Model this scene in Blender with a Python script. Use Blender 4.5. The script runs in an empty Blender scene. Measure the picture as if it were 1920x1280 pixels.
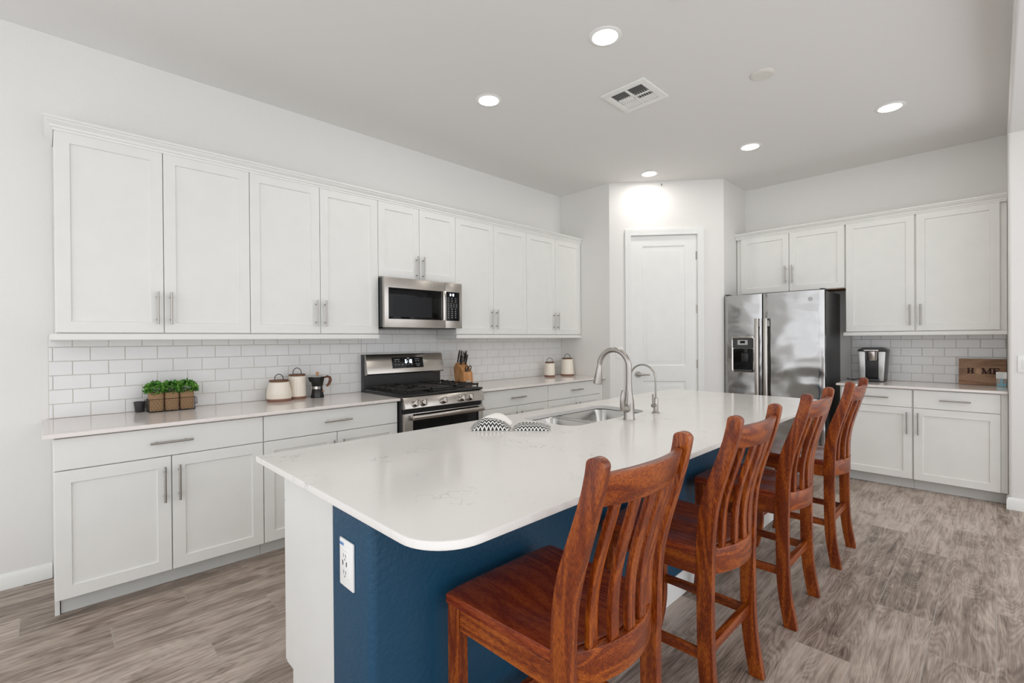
import bpy, bmesh, math, random
from mathutils import Vector, Matrix

random.seed(7)
SC = bpy.context.scene
COL = SC.collection
PI = math.pi

# ------------------------------------------------------------------ camera
F_PX, YAW, PITCH, ROLL = 890.8, math.radians(45.58), math.radians(0.25), math.radians(-0.403)
CAM = Vector((3.695, 0.0, 1.31))
_r = Vector((math.cos(YAW), math.sin(YAW), 0))
_f = Vector((-math.sin(YAW) * math.cos(PITCH), math.cos(YAW) * math.cos(PITCH), -math.sin(PITCH)))
_u = _r.cross(_f)
_R = math.cos(ROLL) * _r + math.sin(ROLL) * _u
_U = -math.sin(ROLL) * _r + math.cos(ROLL) * _u
cd = bpy.data.cameras.new('camera')
cd.sensor_width = 36.0
cd.lens = F_PX / 1920.0 * 36.0
cd.clip_start = 0.02
cam = bpy.data.objects.new('camera', cd)
COL.objects.link(cam)
_m = Matrix((_R, _U, -_f)).transposed().to_4x4()
_m.translation = CAM
cam.matrix_world = _m
SC.camera = cam

# ------------------------------------------------------------------ light
SC.view_settings.view_transform = 'Standard'
SC.view_settings.look = 'None'
SC.view_settings.exposure = 0.0
SC.view_settings.gamma = 1.0
SC.view_settings.use_curve_mapping = False
try:
    SC.cycles.use_denoising = True
    SC.cycles.diffuse_bounces = 8
    SC.cycles.max_bounces = 14
    SC.cycles.sample_clamp_indirect = 6.0
    SC.cycles.caustics_reflective = False
    SC.cycles.caustics_refractive = False
except Exception:
    pass
wd = bpy.data.worlds.new('daylight')
SC.world = wd
wd.use_nodes = True
wn = wd.node_tree
bgn = wn.nodes.get('Background') or wn.nodes.new('ShaderNodeBackground')
bgn.inputs[0].default_value = (0.95, 0.965, 1.0, 1)
# sky strength rises towards +X, standing in for bright windows on the right
_tc = wn.nodes.new('ShaderNodeTexCoord')
_sx = wn.nodes.new('ShaderNodeSeparateXYZ')
_mr = wn.nodes.new('ShaderNodeMapRange')
_mr.inputs[1].default_value, _mr.inputs[2].default_value = -0.1, 1.0
_mr.inputs[3].default_value, _mr.inputs[4].default_value = 1.74, 1.92
wn.links.new(_tc.outputs['Generated'], _sx.inputs[0])
wn.links.new(_sx.outputs[0], _mr.inputs[0])
wn.links.new(_mr.outputs[0], bgn.inputs[1])
LAMP_W = 3.2

# ------------------------------------------------------------------ constants
H = 3.027          # ceiling
ZC, ZCB = 0.885, 0.865   # counter top / underside
B = 5.8716         # back wall
YP = 4.455         # pantry side wall
X3 = 3.757         # right wall return
HR = 2.835         # lower ceiling on the right
YR = 5.19          # right wall face


def lin(r, g, b):
    f = lambda c: (c / 255 / 12.92) if c / 255 <= 0.04045 else ((c / 255 + 0.055) / 1.055) ** 2.4
    return (f(r), f(g), f(b), 1)


# ------------------------------------------------------------------ materials
class G:
    """small node-graph writer"""
    def __init__(s, name):
        s.m = bpy.data.materials.new(name)
        s.m.use_nodes = True
        s.t = s.m.node_tree
        s.b = next(n for n in s.t.nodes if n.type == 'BSDF_PRINCIPLED')

    def n(s, typ, ins=None, **kw):
        nd = s.t.nodes.new('ShaderNode' + typ)
        for k, v in kw.items():
            setattr(nd, k, v)
        for k, v in (ins or {}).items():
            if isinstance(v, bpy.types.NodeSocket):
                s.t.links.new(v, nd.inputs[k])
            else:
                nd.inputs[k].default_value = v
        return nd

    def math(s, op, a, b=0.0, c=0.0):
        return s.n('Math', {0: a, 1: b, 2: c}, operation=op).outputs[0]

    def coord(s, kind='Object'):
        return s.n('TexCoord').outputs[kind]

    def mapv(s, v, scale=(1, 1, 1), loc=(0, 0, 0), rot=(0, 0, 0)):
        return s.n('Mapping', {'Vector': v, 'Scale': scale, 'Location': loc, 'Rotation': rot}).outputs[0]

    def noise(s, v, scale=5, detail=4, rough=0.5, dist=0.0):
        return s.n('TexNoise', {'Vector': v, 'Scale': scale, 'Detail': detail, 'Roughness': rough, 'Distortion': dist}).outputs['Fac']

    def ramp(s, fac, stops):
        nd = s.n('ValToRGB', {'Fac': fac})
        el = nd.color_ramp.elements
        while len(el) < len(stops):
            el.new(0.5)
        for e, (p, c) in zip(el, stops):
            e.position = p
            e.color = c if hasattr(c, '__len__') else (c, c, c, 1)
        return nd.outputs[0]

    def mix(s, fac, a, b, typ='MIX'):
        return s.n('MixRGB', {'Fac': fac, 'Color1': a, 'Color2': b}, blend_type=typ).outputs[0]

    def set(s, **kw):
        for k, v in kw.items():
            k = k.replace('_', ' ')
            if isinstance(v, bpy.types.NodeSocket):
                s.t.links.new(v, s.b.inputs[k])
            else:
                s.b.inputs[k].default_value = v
        return s

    def bump(s, h, strength=0.2, dist=0.01):
        nd = s.n('Bump', {'Height': h, 'Strength': strength, 'Distance': dist})
        s.t.links.new(nd.outputs[0], s.b.inputs['Normal'])


def simple(name, rgb, rough=0.5, metal=0.0, **kw):
    g = G(name)
    c = lin(*rgb)
    n = g.noise(g.coord(), 9, 3)
    g.set(Base_Color=g.mix(n, tuple(x * 0.965 for x in c[:3]) + (1,), tuple(min(1, x * 1.035) for x in c[:3]) + (1,)),
          Roughness=rough, Metallic=metal, **kw)
    return g.m


def wall_mat(name, rgb, strength=0.25, scale=90, rough=0.55):
    g = G(name)
    v = g.coord()
    a = g.noise(v, scale, 3, 0.55)
    g.set(Base_Color=lin(*rgb), Roughness=rough)
    g.bump(a, strength, 0.004)
    return g.m


def wood_mat(name, axis, dark, mid, light, rough=0.3, scale=1.0, coat=0.3, ring=26):
    g = G(name)
    v = g.coord()
    oi = g.n('ObjectInfo').outputs['Random']
    off = g.n('CombineXYZ', {0: g.math('MULTIPLY', oi, 7.3), 1: g.math('MULTIPLY', oi, 3.1), 2: g.math('MULTIPLY', oi, 5.7)}).outputs[0]
    vv = g.n('VectorMath', {0: v, 1: off}, operation='ADD').outputs[0]
    sc = [9 * scale, 9 * scale, 9 * scale]
    sc[axis] = 1.3 * scale
    lo = g.noise(g.mapv(vv, tuple(sc)), 1.0, 2, 0.5, 0.3)
    rings = g.math('SINE', g.math('MULTIPLY', lo, ring * 2.2))
    rings = g.math('MULTIPLY_ADD', rings, 0.5, 0.5)
    sf = [460 * scale, 460 * scale, 460 * scale]
    sf[axis] = 70 * scale
    fine = g.noise(g.mapv(vv, tuple(sf)), 1.0, 3, 0.65)
    mixv = g.math('ADD', g.math('MULTIPLY', rings, 0.14), g.math('MULTIPLY_ADD', lo, 0.2, g.math('MULTIPLY', fine, 0.7)))
    col = g.ramp(mixv, [(0.30, dark), (0.5, mid), (0.72, light)])
    g.set(Base_Color=col, Roughness=rough, Coat_Weight=coat, Coat_Roughness=0.18, Specular_IOR_Level=0.3)
    g.bump(fine, 0.12, 0.002)
    return g.m


def steel_mat(name, axis=1, rgb=(178, 174, 170), rough=0.27, wav=0.0, streak=600):
    g = G(name)
    v = g.coord()
    sc = [streak, streak, streak]
    sc[axis] = 4
    fine = g.noise(g.mapv(v, tuple(sc)), 1.0, 2)
    c = lin(*rgb)
    g.set(Base_Color=g.mix(fine, tuple(x * 0.9 for x in c[:3]) + (1,), c), Metallic=1.0,
          Roughness=g.math('MULTIPLY_ADD', fine, 0.12, rough - 0.06))
    if wav:
        lo = g.noise(g.mapv(v, (3.0, 3.0, 5.0)), 1.0, 1)
        g.bump(lo, wav, 0.05)
    else:
        g.bump(fine, 0.02, 0.001)
    return g.m


def floor_mat():
    g = G('wood_look_tile')
    v = g.coord()
    sx = g.n('SeparateXYZ', {0: v})
    X, Y = sx.outputs[0], sx.outputs[1]
    xr = g.math('DIVIDE', g.math('SUBTRACT', X, 1.046), 0.2035)
    row = g.math('FLOOR', xr)
    fx = g.math('SUBTRACT', xr, row)
    yy = g.math('ADD', g.math('SUBTRACT', Y, 0.2), g.math('MULTIPLY', g.math('ADD', row, 1.0), 0.3))
    yr = g.math('DIVIDE', yy, 0.9)
    pl = g.math('FLOOR', yr)
    fy = g.math('SUBTRACT', yr, pl)
    key = g.n('CombineXYZ', {0: row, 1: pl, 2: 0.0}).outputs[0]
    wnz = g.n('TexWhiteNoise', {'Vector': key}, noise_dimensions='3D')
    rnd = wnz.outputs['Value']
    shift = g.n('VectorMath', {0: wnz.outputs['Color'], 1: (13.0, 17.0, 9.0)}, operation='MULTIPLY').outputs[0]
    p = g.n('VectorMath', {0: v, 1: shift}, operation='ADD').outputs[0]
    wob = g.noise(g.mapv(p, (5, 1.4, 1)), 1.0, 2)
    pw = g.n('VectorMath', {0: p, 1: g.n('CombineXYZ', {0: g.math('MULTIPLY', wob, 0.045)}).outputs[0]}, operation='ADD').outputs[0]
    lo = g.noise(g.mapv(pw, (9.0, 1.1, 1)), 1.0, 1, 0.5)
    rings = g.math('MULTIPLY_ADD', g.math('SINE', g.math('MULTIPLY', lo, 55.0)), 0.5, 0.5)
    fine = g.noise(g.mapv(pw, (210, 7, 1)), 1.0, 4, 0.65)
    streak = g.noise(g.mapv(pw, (46, 1.8, 1)), 1.0, 3, 0.6)
    blot = g.noise(g.mapv(p, (10, 3.2, 1)), 1.0, 4, 0.6, 0.8)
    thin = g.math('MULTIPLY_ADD', g.math('SINE', g.math('MULTIPLY', lo, 190.0)), 0.5, 0.5)
    val = g.math('ADD', g.math('MULTIPLY', fine, 0.34), g.math('MULTIPLY', thin, 0.055))
    val = g.math('ADD', val, g.math('MULTIPLY', rings, 0.04))
    val = g.math('ADD', val, g.math('MULTIPLY', streak, 0.26))
    val = g.math('ADD', val, g.math('MULTIPLY', blot, 0.42))
    val = g.math('ADD', val, g.math('MULTIPLY', g.math('SUBTRACT', rnd, 0.5), 0.12))
    col = g.ramp(val, [(0.37, lin(74, 62, 54)), (0.51, lin(140, 125, 113)), (0.62, lin(176, 161, 149)), (0.78, lin(202, 189, 178))])
    gx = g.math('MULTIPLY', g.math('LESS_THAN', g.math('MINIMUM', fx, g.math('SUBTRACT', 1.0, fx)), 0.010), 1.0)
    gy = g.math('LESS_THAN', g.math('MINIMUM', fy, g.math('SUBTRACT', 1.0, fy)), 0.0021)
    gm = g.math('MAXIMUM', gx, gy)
    g.set(Base_Color=g.mix(gm, col, lin(160, 151, 142)), Roughness=g.math('MULTIPLY_ADD', fine, 0.15, 0.3), Specular_IOR_Level=0.42)
    g.bump(g.math('SUBTRACT', g.math('MULTIPLY', fine, 0.25), gm), 0.18, 0.003)
    return g.m


def quartz_mat(name, base, vein, amount, rough=0.09):
    g = G(name)
    v = g.coord()
    d = g.n('TexNoise', {'Vector': v, 'Scale': 3.2, 'Detail': 5.0, 'Roughness': 0.6})
    vd = g.n('VectorMath', {0: v, 1: g.n('VectorMath', {0: d.outputs['Color'], 1: (0.55, 0.55, 0.55)}, operation='MULTIPLY').outputs[0]}, operation='ADD').outputs[0]
    e = g.n('TexVoronoi', {'Vector': vd, 'Scale': 5.5}, feature='DISTANCE_TO_EDGE').outputs['Distance']
    line = g.n('MapRange', {0: e, 1: 0.0, 2: 0.013, 3: 1.0, 4: 0.0}).outputs[0]
    mask = g.ramp(g.noise(v, 4.5, 3), [(0.54, 0.0), (0.64, 1.0)])
    speck = g.noise(v, 260, 2)
    fac = g.math('MULTIPLY', g.math('MULTIPLY', line, mask), amount)
    cloud = g.noise(v, 6, 4)
    c0 = g.mix(cloud, tuple(x * 0.95 for x in base[:3]) + (1,), base)
    c0 = g.mix(g.math('MULTIPLY', g.math('GREATER_THAN', speck, 0.63), 0.09), c0, vein)
    g.set(Base_Color=g.mix(fac, c0, vein), Roughness=rough, Specular_IOR_Level=0.5)
    return g.m


def emis(name, rgb, s):
    g = G(name)
    g.set(Base_Color=lin(*rgb), Emission_Color=lin(*rgb), Emission_Strength=s)
    return g.m


M = {}
M['wall'] = wall_mat('white_wall_paint', (226, 225, 222), 0.22, 95)
M['ceil'] = wall_mat('ceiling_paint', (228, 227, 225), 0.12, 120, 0.8)
M['cab'] = simple('white_cabinet_paint', (226, 226, 222), 0.38)
M['toe'] = simple('toe_shadow_paint', (206, 207, 204), 0.5)  # cabinet white made darker, putting the toe-space shadow into the colour
M['trim'] = simple('trim_paint', (230, 231, 228), 0.4)
M['cabin'] = simple('cabinet_underside_wood', (150, 104, 66), 0.6)
M['gap'] = simple('opening_shade', (70, 70, 68), 0.8)
M['tile'] = simple('white_glazed_tile', (224, 224, 223), 0.12)
M['grout'] = simple('grout', (196, 190, 180), 0.85)
M['nickel'] = steel_mat('brushed_nickel', 2, (174, 169, 163), 0.3)
M['steel'] = steel_mat('stainless_steel', 1, (188, 182, 176), 0.24)
M['fridge'] = steel_mat('fridge_stainless', 0, (184, 183, 182), 0.16, 0.4)
M['chrome'] = steel_mat('polished_steel', 2, (205, 200, 195), 0.14)
M['sinksteel'] = steel_mat('sink_steel', 2, (190, 188, 184), 0.22)
M['dkgrey'] = simple('dark_grey_enamel', (62, 62, 63), 0.35, 0.2)
M['fridgeside'] = simple('fridge_side_grey', (74, 74, 75), 0.4, 0.3)
M['black'] = simple('black_plastic', (22, 22, 23), 0.3)
M['iron'] = simple('cast_iron', (26, 23, 22), 0.5)
M['glassblk'] = simple('black_glass', (12, 12, 13), 0.06, Specular_IOR_Level=0.22)
M['glassgrey'] = simple('dark_window_mesh', (30, 31, 33), 0.2, Specular_IOR_Level=0.15)
M['floor'] = floor_mat()
M['quartz'] = quartz_mat('grey_beige_quartz', lin(223, 216, 211), lin(186, 178, 172), 0.5)
M['island'] = quartz_mat('white_veined_quartz', lin(226, 223, 218), lin(150, 153, 158), 0.75, 0.14)
M['blue'] = wall_mat('blue_wall_paint', (14, 67, 95), 0.45, 75, 0.42)
WD, WM, WL = lin(62, 17, 2), lin(116, 46, 6), lin(172, 92, 26)
M['wood'] = [wood_mat('stained_oak_%s' % 'xyz'[i], i, WD, WM, WL, 0.36, 1.0, 0.22) for i in range(3)]
M['seatwood'] = wood_mat('stained_oak_seat', 0, lin(78, 20, 6), lin(116, 42, 13), lin(150, 70, 26), 0.26, 0.8, 0.25, 34)
M['walnut'] = wood_mat('walnut_board', 0, lin(96, 70, 52), lin(140, 108, 84), lin(168, 136, 110), 0.55, 1.2, 0.0, 16)
M['block'] = wood_mat('knife_block_wood', 2, lin(150, 98, 58), lin(186, 134, 86), lin(206, 158, 110), 0.5, 1.5, 0.0, 12)
M['lidwood'] = wood_mat('lid_wood', 0, lin(72, 46, 32), lin(104, 70, 50), lin(128, 90, 66), 0.55, 2, 0.0, 12)
M['cream'] = simple('cream_glazed_stoneware', (232, 224, 210), 0.3)
M['clay'] = simple('brown_clay', (134, 98, 80), 0.75)
M['wire'] = simple('black_wire', (30, 28, 27), 0.5, 0.5)
M['white'] = simple('white_plastic', (236, 236, 233), 0.35)
M['offwhite'] = simple('offwhite_plastic', (222, 219, 212), 0.45)
M['cloth'] = simple('white_cotton', (236, 234, 228), 0.9)
M['silver'] = simple('silver_plastic', (186, 186, 184), 0.28, 0.75)
M['slotgrey'] = simple('slot_grey', (150, 150, 148), 0.6)
M['stickerblue'] = simple('blue_sticker', (96, 140, 190), 0.5)
M['ink'] = simple('burnt_lettering', (52, 26, 20), 0.8)
M['paleink'] = simple('pale_map_inlay', (182, 146, 118), 0.7)
M['glow'] = emis('lamp_diffuser', (255, 252, 245), 9.0)
M['digit'] = emis('display_digits', (240, 248, 255), 2.0)
M['keymark'] = simple('grey_key_marks', (150, 152, 154), 0.5)
M['tealdot'] = simple('teal_print', (70, 165, 175), 0.5)
M['inkdot'] = simple('dark_print', (60, 80, 90), 0.5)


def burlap():
    g = G('burlap')
    v = g.coord()
    a = g.n('TexWave', {'Vector': v, 'Scale': 160.0, 'Distortion': 1.5}, bands_direction='Z').outputs['Fac']
    b = g.n('TexWave', {'Vector': v, 'Scale': 160.0, 'Distortion': 1.5}, bands_direction='Y').outputs['Fac']
    w = g.math('MULTIPLY', a, b)
    g.set(Base_Color=g.mix(w, lin(146, 114, 84), lin(200, 166, 128)), Roughness=0.95)
    g.bump(w, 0.5, 0.002)
    return g.m


def leafm():
    g = G('green_leaves')
    n = g.noise(g.coord(), 45, 2)
    g.set(Base_Color=g.ramp(n, [(0.34, lin(24, 62, 22)), (0.5, lin(74, 138, 46)), (0.66, lin(150, 200, 92))]), Roughness=0.45)
    return g.m


def towelm():
    g = G('black_white_chevron_cloth')
    sx = g.n('SeparateXYZ', {0: g.coord('UV')})
    U, V = sx.outputs[0], sx.outputs[1]
    tri = g.math('ABSOLUTE', g.math('SUBTRACT', g.math('FRACT', g.math('MULTIPLY', U, 10.0)), 0.5))
    w = g.math('FRACT', g.math('ADD', g.math('MULTIPLY', V, 13.0), g.math('MULTIPLY', tri, 1.4)))
    k = g.math('GREATER_THAN', w, 0.56)
    g.set(Base_Color=g.mix(k, lin(40, 42, 45), lin(222, 220, 214)), Roughness=0.95)
    return g.m


def glassm(name, rgb, rough=0.02):
    g = G(name)
    g.set(Base_Color=lin(*rgb), Roughness=rough, Alpha=0.22)
    return g.m


M['burlap'], M['leaf'], M['towel'] = burlap(), leafm(), towelm()
M['clear'] = glassm('clear_glass', (240, 246, 246))
M['teal'] = simple('teal_liquid', (20, 150, 175), 0.1)


# ------------------------------------------------------------------ mesh helper
class MB:
    def __init__(s):
        s.bm = bmesh.new()
        s.soft = False

    def face(s, pts):
        vs = [s.bm.verts.new(p) for p in pts]
        return s.bm.faces.new(vs)

    def hexa(s, c):
        v = [s.bm.verts.new(p) for p in c]
        for q in ((0, 1, 2, 3), (4, 5, 6, 7), (0, 1, 5, 4), (1, 2, 6, 5), (2, 3, 7, 6), (3, 0, 4, 7)):
            s.bm.faces.new([v[i] for i in q])
        return s

    def box(s, a, b, mp=None):
        (x0, y0, z0), (x1, y1, z1) = a, b
        c = [(x0, y0, z0), (x1, y0, z0), (x1, y1, z0), (x0, y1, z0), (x0, y0, z1), (x1, y0, z1), (x1, y1, z1), (x0, y1, z1)]
        return s.hexa([mp(*p) if mp else p for p in c])

    def prism(s, loop, lo, hi, mp=None):
        """loop of 2-D points extruded between lo and hi; mp(u, v, t) gives 3-D"""
        mp = mp or (lambda u, v, t: (u, v, t))
        a = [s.bm.verts.new(mp(u, v, lo)) for u, v in loop]
        b = [s.bm.verts.new(mp(u, v, hi)) for u, v in loop]
        n = len(loop)
        s.bm.faces.new(a)
        s.bm.faces.new(b)
        for i in range(n):
            s.bm.faces.new([a[i], a[(i + 1) % n], b[(i + 1) % n], b[i]])
        return s

    def loft(s, rings, cap=True, closed=True):
        vr = [[s.bm.verts.new(p) for p in r] for r in rings]
        n = len(vr[0])
        for a, b in zip(vr, vr[1:]):
            for i in range(n if closed else n - 1):
                s.bm.faces.new([a[i], a[(i + 1) % n], b[(i + 1) % n], b[i]])
        if cap:
            s.bm.faces.new(vr[0])
            s.bm.faces.new(vr[-1])
        return s

    def lathe(s, prof, c=(0, 0, 0), n=32, mp=None, flute=0, fl=0.0, fz=(0, 0)):
        rings = []
        for r, z in prof:
            ring = []
            for i in range(n):
                a = 2 * PI * i / n
                rr = max(r, 1e-5)
                if flute and fz[0] <= z <= fz[1]:
                    rr -= fl * (0.5 + 0.5 * math.cos(flute * a))
                p = (rr * math.cos(a), rr * math.sin(a), z)
                p = mp(*p) if mp else p
                ring.append((c[0] + p[0], c[1] + p[1], c[2] + p[2]))
            rings.append(ring)
        return s.loft(rings)

    def cyl(s, p, q, r, n=16, r2=None):
        return s.tube([p, q], r, n, r2)

    def tube(s, pts, r, n=12, r2=None, closed=False):
        pts = [Vector(p) for p in pts]
        rings = []
        N = len(pts)
        up = None
        for i, p in enumerate(pts):
            if closed:
                t = pts[(i + 1) % N] - pts[i - 1]
            else:
                t = pts[min(i + 1, N - 1)] - pts[max(i - 1, 0)]
            t.normalize()
            if up is None:
                up = Vector((0, 0, 1)) if abs(t.z) < 0.9 else Vector((1, 0, 0))
            sd = t.cross(up).normalized()
            up = sd.cross(t).normalized()
            rr = r[i] if hasattr(r, '__len__') else (r if r2 is None else r + (r2 - r) * i / max(1, N - 1))
            rings.append([p + (sd * math.cos(2 * PI * k / n) + up * math.sin(2 * PI * k / n)) * rr for k in range(n)])
        if closed:
            rings.append(rings[0])
            return s.loft(rings, cap=False)
        return s.loft(rings)

    def build(s, name, mat, parent=None, bevel=0.0, seg=2, angle=35, smooth=True, loc=None, weld=False):
        bm = s.bm
        if weld:
            bmesh.ops.remove_doubles(bm, verts=bm.verts, dist=1e-5)
        bmesh.ops.recalc_face_normals(bm, faces=bm.faces)
        if bevel:
            ed = [e for e in bm.edges if len(e.link_faces) == 2 and e.calc_face_angle(0) > math.radians(40)]
            bmesh.ops.bevel(bm, geom=ed, offset=bevel, segments=seg, profile=0.6, affect='EDGES', clamp_overlap=True)
        o_ = Vector((0, 0, 0))
        if parent is not None:
            o_ = Vector(parent.get('_o', (0, 0, 0)))
        elif loc is not None:
            o_ = Vector(loc)
        if o_.length > 0:
            bmesh.ops.translate(bm, verts=bm.verts, vec=-o_)
        me = bpy.data.meshes.new(name)
        bm.to_mesh(me)
        bm.free()
        if smooth:
            for p in me.polygons:
                p.use_smooth = True
            me.set_sharp_from_angle(angle=math.radians(angle))
        me.materials.append(mat)
        ob = bpy.data.objects.new(name, me)
        COL.objects.link(ob)
        if parent is not None:
            ob.parent = parent
            ob['_o'] = list(o_)
        else:
            ob.location = o_
            ob['_o'] = list(o_)
        return ob


def tag(o, label=None, cat=None, group=None, kind=None):
    if label: o['label'] = label
    if cat: o['category'] = cat
    if group: o['group'] = group
    if kind: o['kind'] = kind
    return o


def thing(name, loc, label, cat, group=None, kind=None):
    o = bpy.data.objects.new(name, None)
    o.empty_display_size = 0.1
    COL.objects.link(o)
    o.location = loc
    o['_o'] = list(loc)
    return tag(o, label, cat, group, kind)


def copy_tree(o, parent=None):
    c = o.copy()
    COL.objects.link(c)
    if parent is not None:
        c.parent = parent
    for ch in list(o.children):
        copy_tree(ch, c)
    return c


def struct(o):
    o['kind'] = 'structure'
    return o


def arc(c, r, a0, a1, n):
    return [(c[0] + r * math.cos(a0 + (a1 - a0) * i / n), c[1] + r * math.sin(a0 + (a1 - a0) * i / n)) for i in range(n + 1)]


def rrect(x0, y0, x1, y1, r, n=6):
    """rounded rectangle, counter-clockwise"""
    if not hasattr(r, '__len__'):
        r = (r,) * 4
    p = []
    for (cx, cy, a), q in zip(((x0, y0, PI), (x1, y0, 1.5 * PI), (x1, y1, 0), (x0, y1, 0.5 * PI)), r):
        sx = 1 if cx == x0 else -1
        sy = 1 if cy == y0 else -1
        p += arc((cx + sx * q, cy + sy * q), q, a, a + PI / 2, n) if q > 0 else [(cx, cy)]
    return p


def sweep(mb, path, prof, z=True):
    """profile (outward offset, height) swept along a plan polyline with mitres; outward is to the right of travel"""
    n = len(path)
    rings = []
    for i in range(n):
        p = Vector(path[i])
        d0 = (Vector(path[i]) - Vector(path[i - 1])).normalized() if i > 0 else None
        d1 = (Vector(path[i + 1]) - Vector(path[i])).normalized() if i < n - 1 else None
        d0 = d0 or d1
        d1 = d1 or d0
        n0, n1 = Vector((d0.y, -d0.x)), Vector((d1.y, -d1.x))
        m = (n0 + n1)
        m = m / max(1e-6, m.dot(n0))
        rings.append([(p.x + m.x * o, p.y + m.y * o, h) for o, h in prof])
    mb.loft(rings)
    return mb


ML = lambda w, d, z: (d, w, z)            # left run: width along Y, depth along +X
MK = lambda w, d, z: (w, B - d, z)        # back run: width along X, depth along -Y
MI = lambda w, d, z: (1.80 - d, w, z)     # island front, facing -X


# ------------------------------------------------------------------ room shell
def poly(name, pts, mat):
    mb = MB()
    mb.face(pts)
    return mb.build(name, mat, smooth=False)


mb = MB(); mb.box((-0.3, -1.6, -0.06), (5.4, 6.2, 0.0))
struct(mb.build('floor', M['floor']))
mb = MB(); mb.prism([(-0.12, -3.0), (2.2, -3.0), (2.2, -0.9), (X3, -0.9), (X3, B + 0.12), (-0.12, B + 0.12)], H, H + 0.1)  # unseen rear part reaches further on the left to shade the aisle floor
struct(mb.build('ceiling', M['ceil']))
mb = MB(); mb.box((-0.12, -1.38, 0), (0, B + 0.12, H))
struct(mb.build('wall_left', M['wall']))
mb = MB(); mb.box((0.0, B, 0), (X3 + 0.1, B + 0.12, H))
struct(mb.build('wall_back', M['wall']))
# unseen bars added behind the viewer for the fridge doors to reflect
mb = MB()
for x in (-0.1, 0.28, 0.95, 2.1):
    mb.box((x, -1.46, 0), (x + (0.24 if x < 0 else 0.09), -1.38, 2.32))
mb.box((-0.1, -1.46, 2.32), (2.19, -1.38, 2.46))
mb.box((-0.1, -1.46, 0.0), (2.19, -1.38, 0.08))
struct(mb.build('reflection_bars', M['trim']))
# lower ceiling and wall on the right, with rounded corners
mb = MB(); mb.box((X3, -0.9, HR), (5.0, B + 0.12, H + 0.1))
struct(mb.build('ceiling_right', M['ceil'], bevel=0.018, seg=4))
mb = MB(); mb.box((X3, YR, 0), (5.3, B + 0.12, HR + 0.03))
struct(mb.build('wall_right', M['wall'], bevel=0.02, seg=4))

# pantry box: side wall, diagonal wall with the door opening, fridge-side wall
PA, PB = Vector((0.6975, YP)), Vector((1.6327, 5.235))
DD = (PB - PA).normalized()
DN = Vector((DD.y, -DD.x))
DL = (PB - PA).length


def MP(w, d, z):
    p = PA + DD * w + DN * d
    return (p.x, p.y, z)


TH = 0.11
mb = MB()
ia, ib = PA - DN * TH, PB - DN * TH
# inner offsets kept simple: each wall is its own prism
mb.prism([(0.001, YP), (PA.x, PA.y), (PA.x - 0.03, YP + TH), (0.001, YP + TH)], 0, H)
for w0, w1, z0, z1 in ((0, 0.222, 0, H), (0.952, DL, 0, H), (0.222, 0.952, 2.452, H)):
    mb.box((w0, -TH, z0), (w1, 0, z1), MP)
mb.prism([(PB.x, PB.y), (PB.x, B - 0.001), (PB.x - TH, B - 0.001), (PB.x - TH, PB.y + 0.05)], 0, H)
struct(mb.build('wall_pantry', M['wall']))

# pantry door
door = thing('door_1', MP(0.235, 0, 0), 'tall white two-panel pantry door in the angled corner wall', 'door', kind='structure')
mb = MB()
D0, D1, DZ = 0.236, 0.938, 2.436
mb.box((D0, -0.05, 0.012), (D1, -0.014, DZ), MP)


def panel_mold(mb, w0, w1, z0, z1, d0):
    """raised moulding and field of a moulded door panel"""
    prev = None
    rings = []
    for off, dd in ((0, 0.0), (0.012, -0.008), (0.026, -0.008), (0.05, -0.001), (0.06, -0.001)):
        rings.append([MP(a, d0 + dd, b) for a, b in ((w0 + off, z0 + off), (w1 - off, z0 + off), (w1 - off, z1 - off), (w0 + off, z1 - off))])
    vr = [[mb.bm.verts.new(p) for p in r] for r in rings]
    for a, b in zip(vr, vr[1:]):
        for i in range(4):
            mb.bm.faces.new([a[i], a[(i + 1) % 4], b[(i + 1) % 4], b[i]])
    mb.bm.faces.new(vr[-1])


# slab front assembled around the two panels
W0, W1 = 0.355, 0.816
ZB0, ZB1, ZT0, ZT1 = 0.25, 0.842, 1.01, 2.325
slab = mb
slab.bm.free()
slab = MB()
slab.box((D0, -0.05, 0.012), (D1, -0.026, DZ), MP)
for a in ((D0, W0, 0.012, DZ), (W1, D1, 0.012, DZ), (W0, W1, 0.012, ZB0), (W0, W1, ZB1, ZT0), (W0, W1, ZT1, DZ)):
    slab.box((a[0], -0.03, a[2]), (a[1], -0.014, a[3]), MP)
slab.build('door_leaf', M['trim'], door)
for z0, z1 in ((ZB0, ZB1), (ZT0, ZT1)):
    p_ = MB()
    panel_mold(p_, W0, W1, z0, z1, -0.014)
    p_.build('door_panel', M['trim'], door, angle=20)
for z in (2.21, 1.63, 1.03):
    mb = MB()
    mb.cyl(MP(0.943, -0.006, z - 0.045), MP(0.943, -0.006, z + 0.045), 0.007, 10)
    mb.box((0.926, -0.016, z - 0.044), (0.95, -0.012, z + 0.044), MP)
    mb.build('door_hinge', M['nickel'], door)
mb = MB()
c = Vector(MP(0.306, 0, 0.915)); dn = Vector((DN.x, DN.y, 0)); dw = Vector((DD.x, DD.y, 0))
mb.tube([c + dn * -0.014, c + dn * -0.002], 0.032, 24)
mb.tube([c - dn * 0.004, c + dn * 0.045], 0.011, 14)
mb.tube([c + dn * 0.042 - dw * 0.012, c + dn * 0.046 + dw * 0.03, c + dn * 0.046 + dw * 0.115], [0.011, 0.010, 0.007], 12)
mb.build('door_handle', M['nickel'], door)

# casing: two legs and a head, mitred look
cas = MB()
prof = [(0, 0.0), (0, 0.012), (0.012, 0.016), (0.03, 0.014), (0.045, 0.02), (0.062, 0.02), (0.062, 0.0)]
CI0, CI1, CZ = 0.232, 0.942, 2.442


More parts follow.
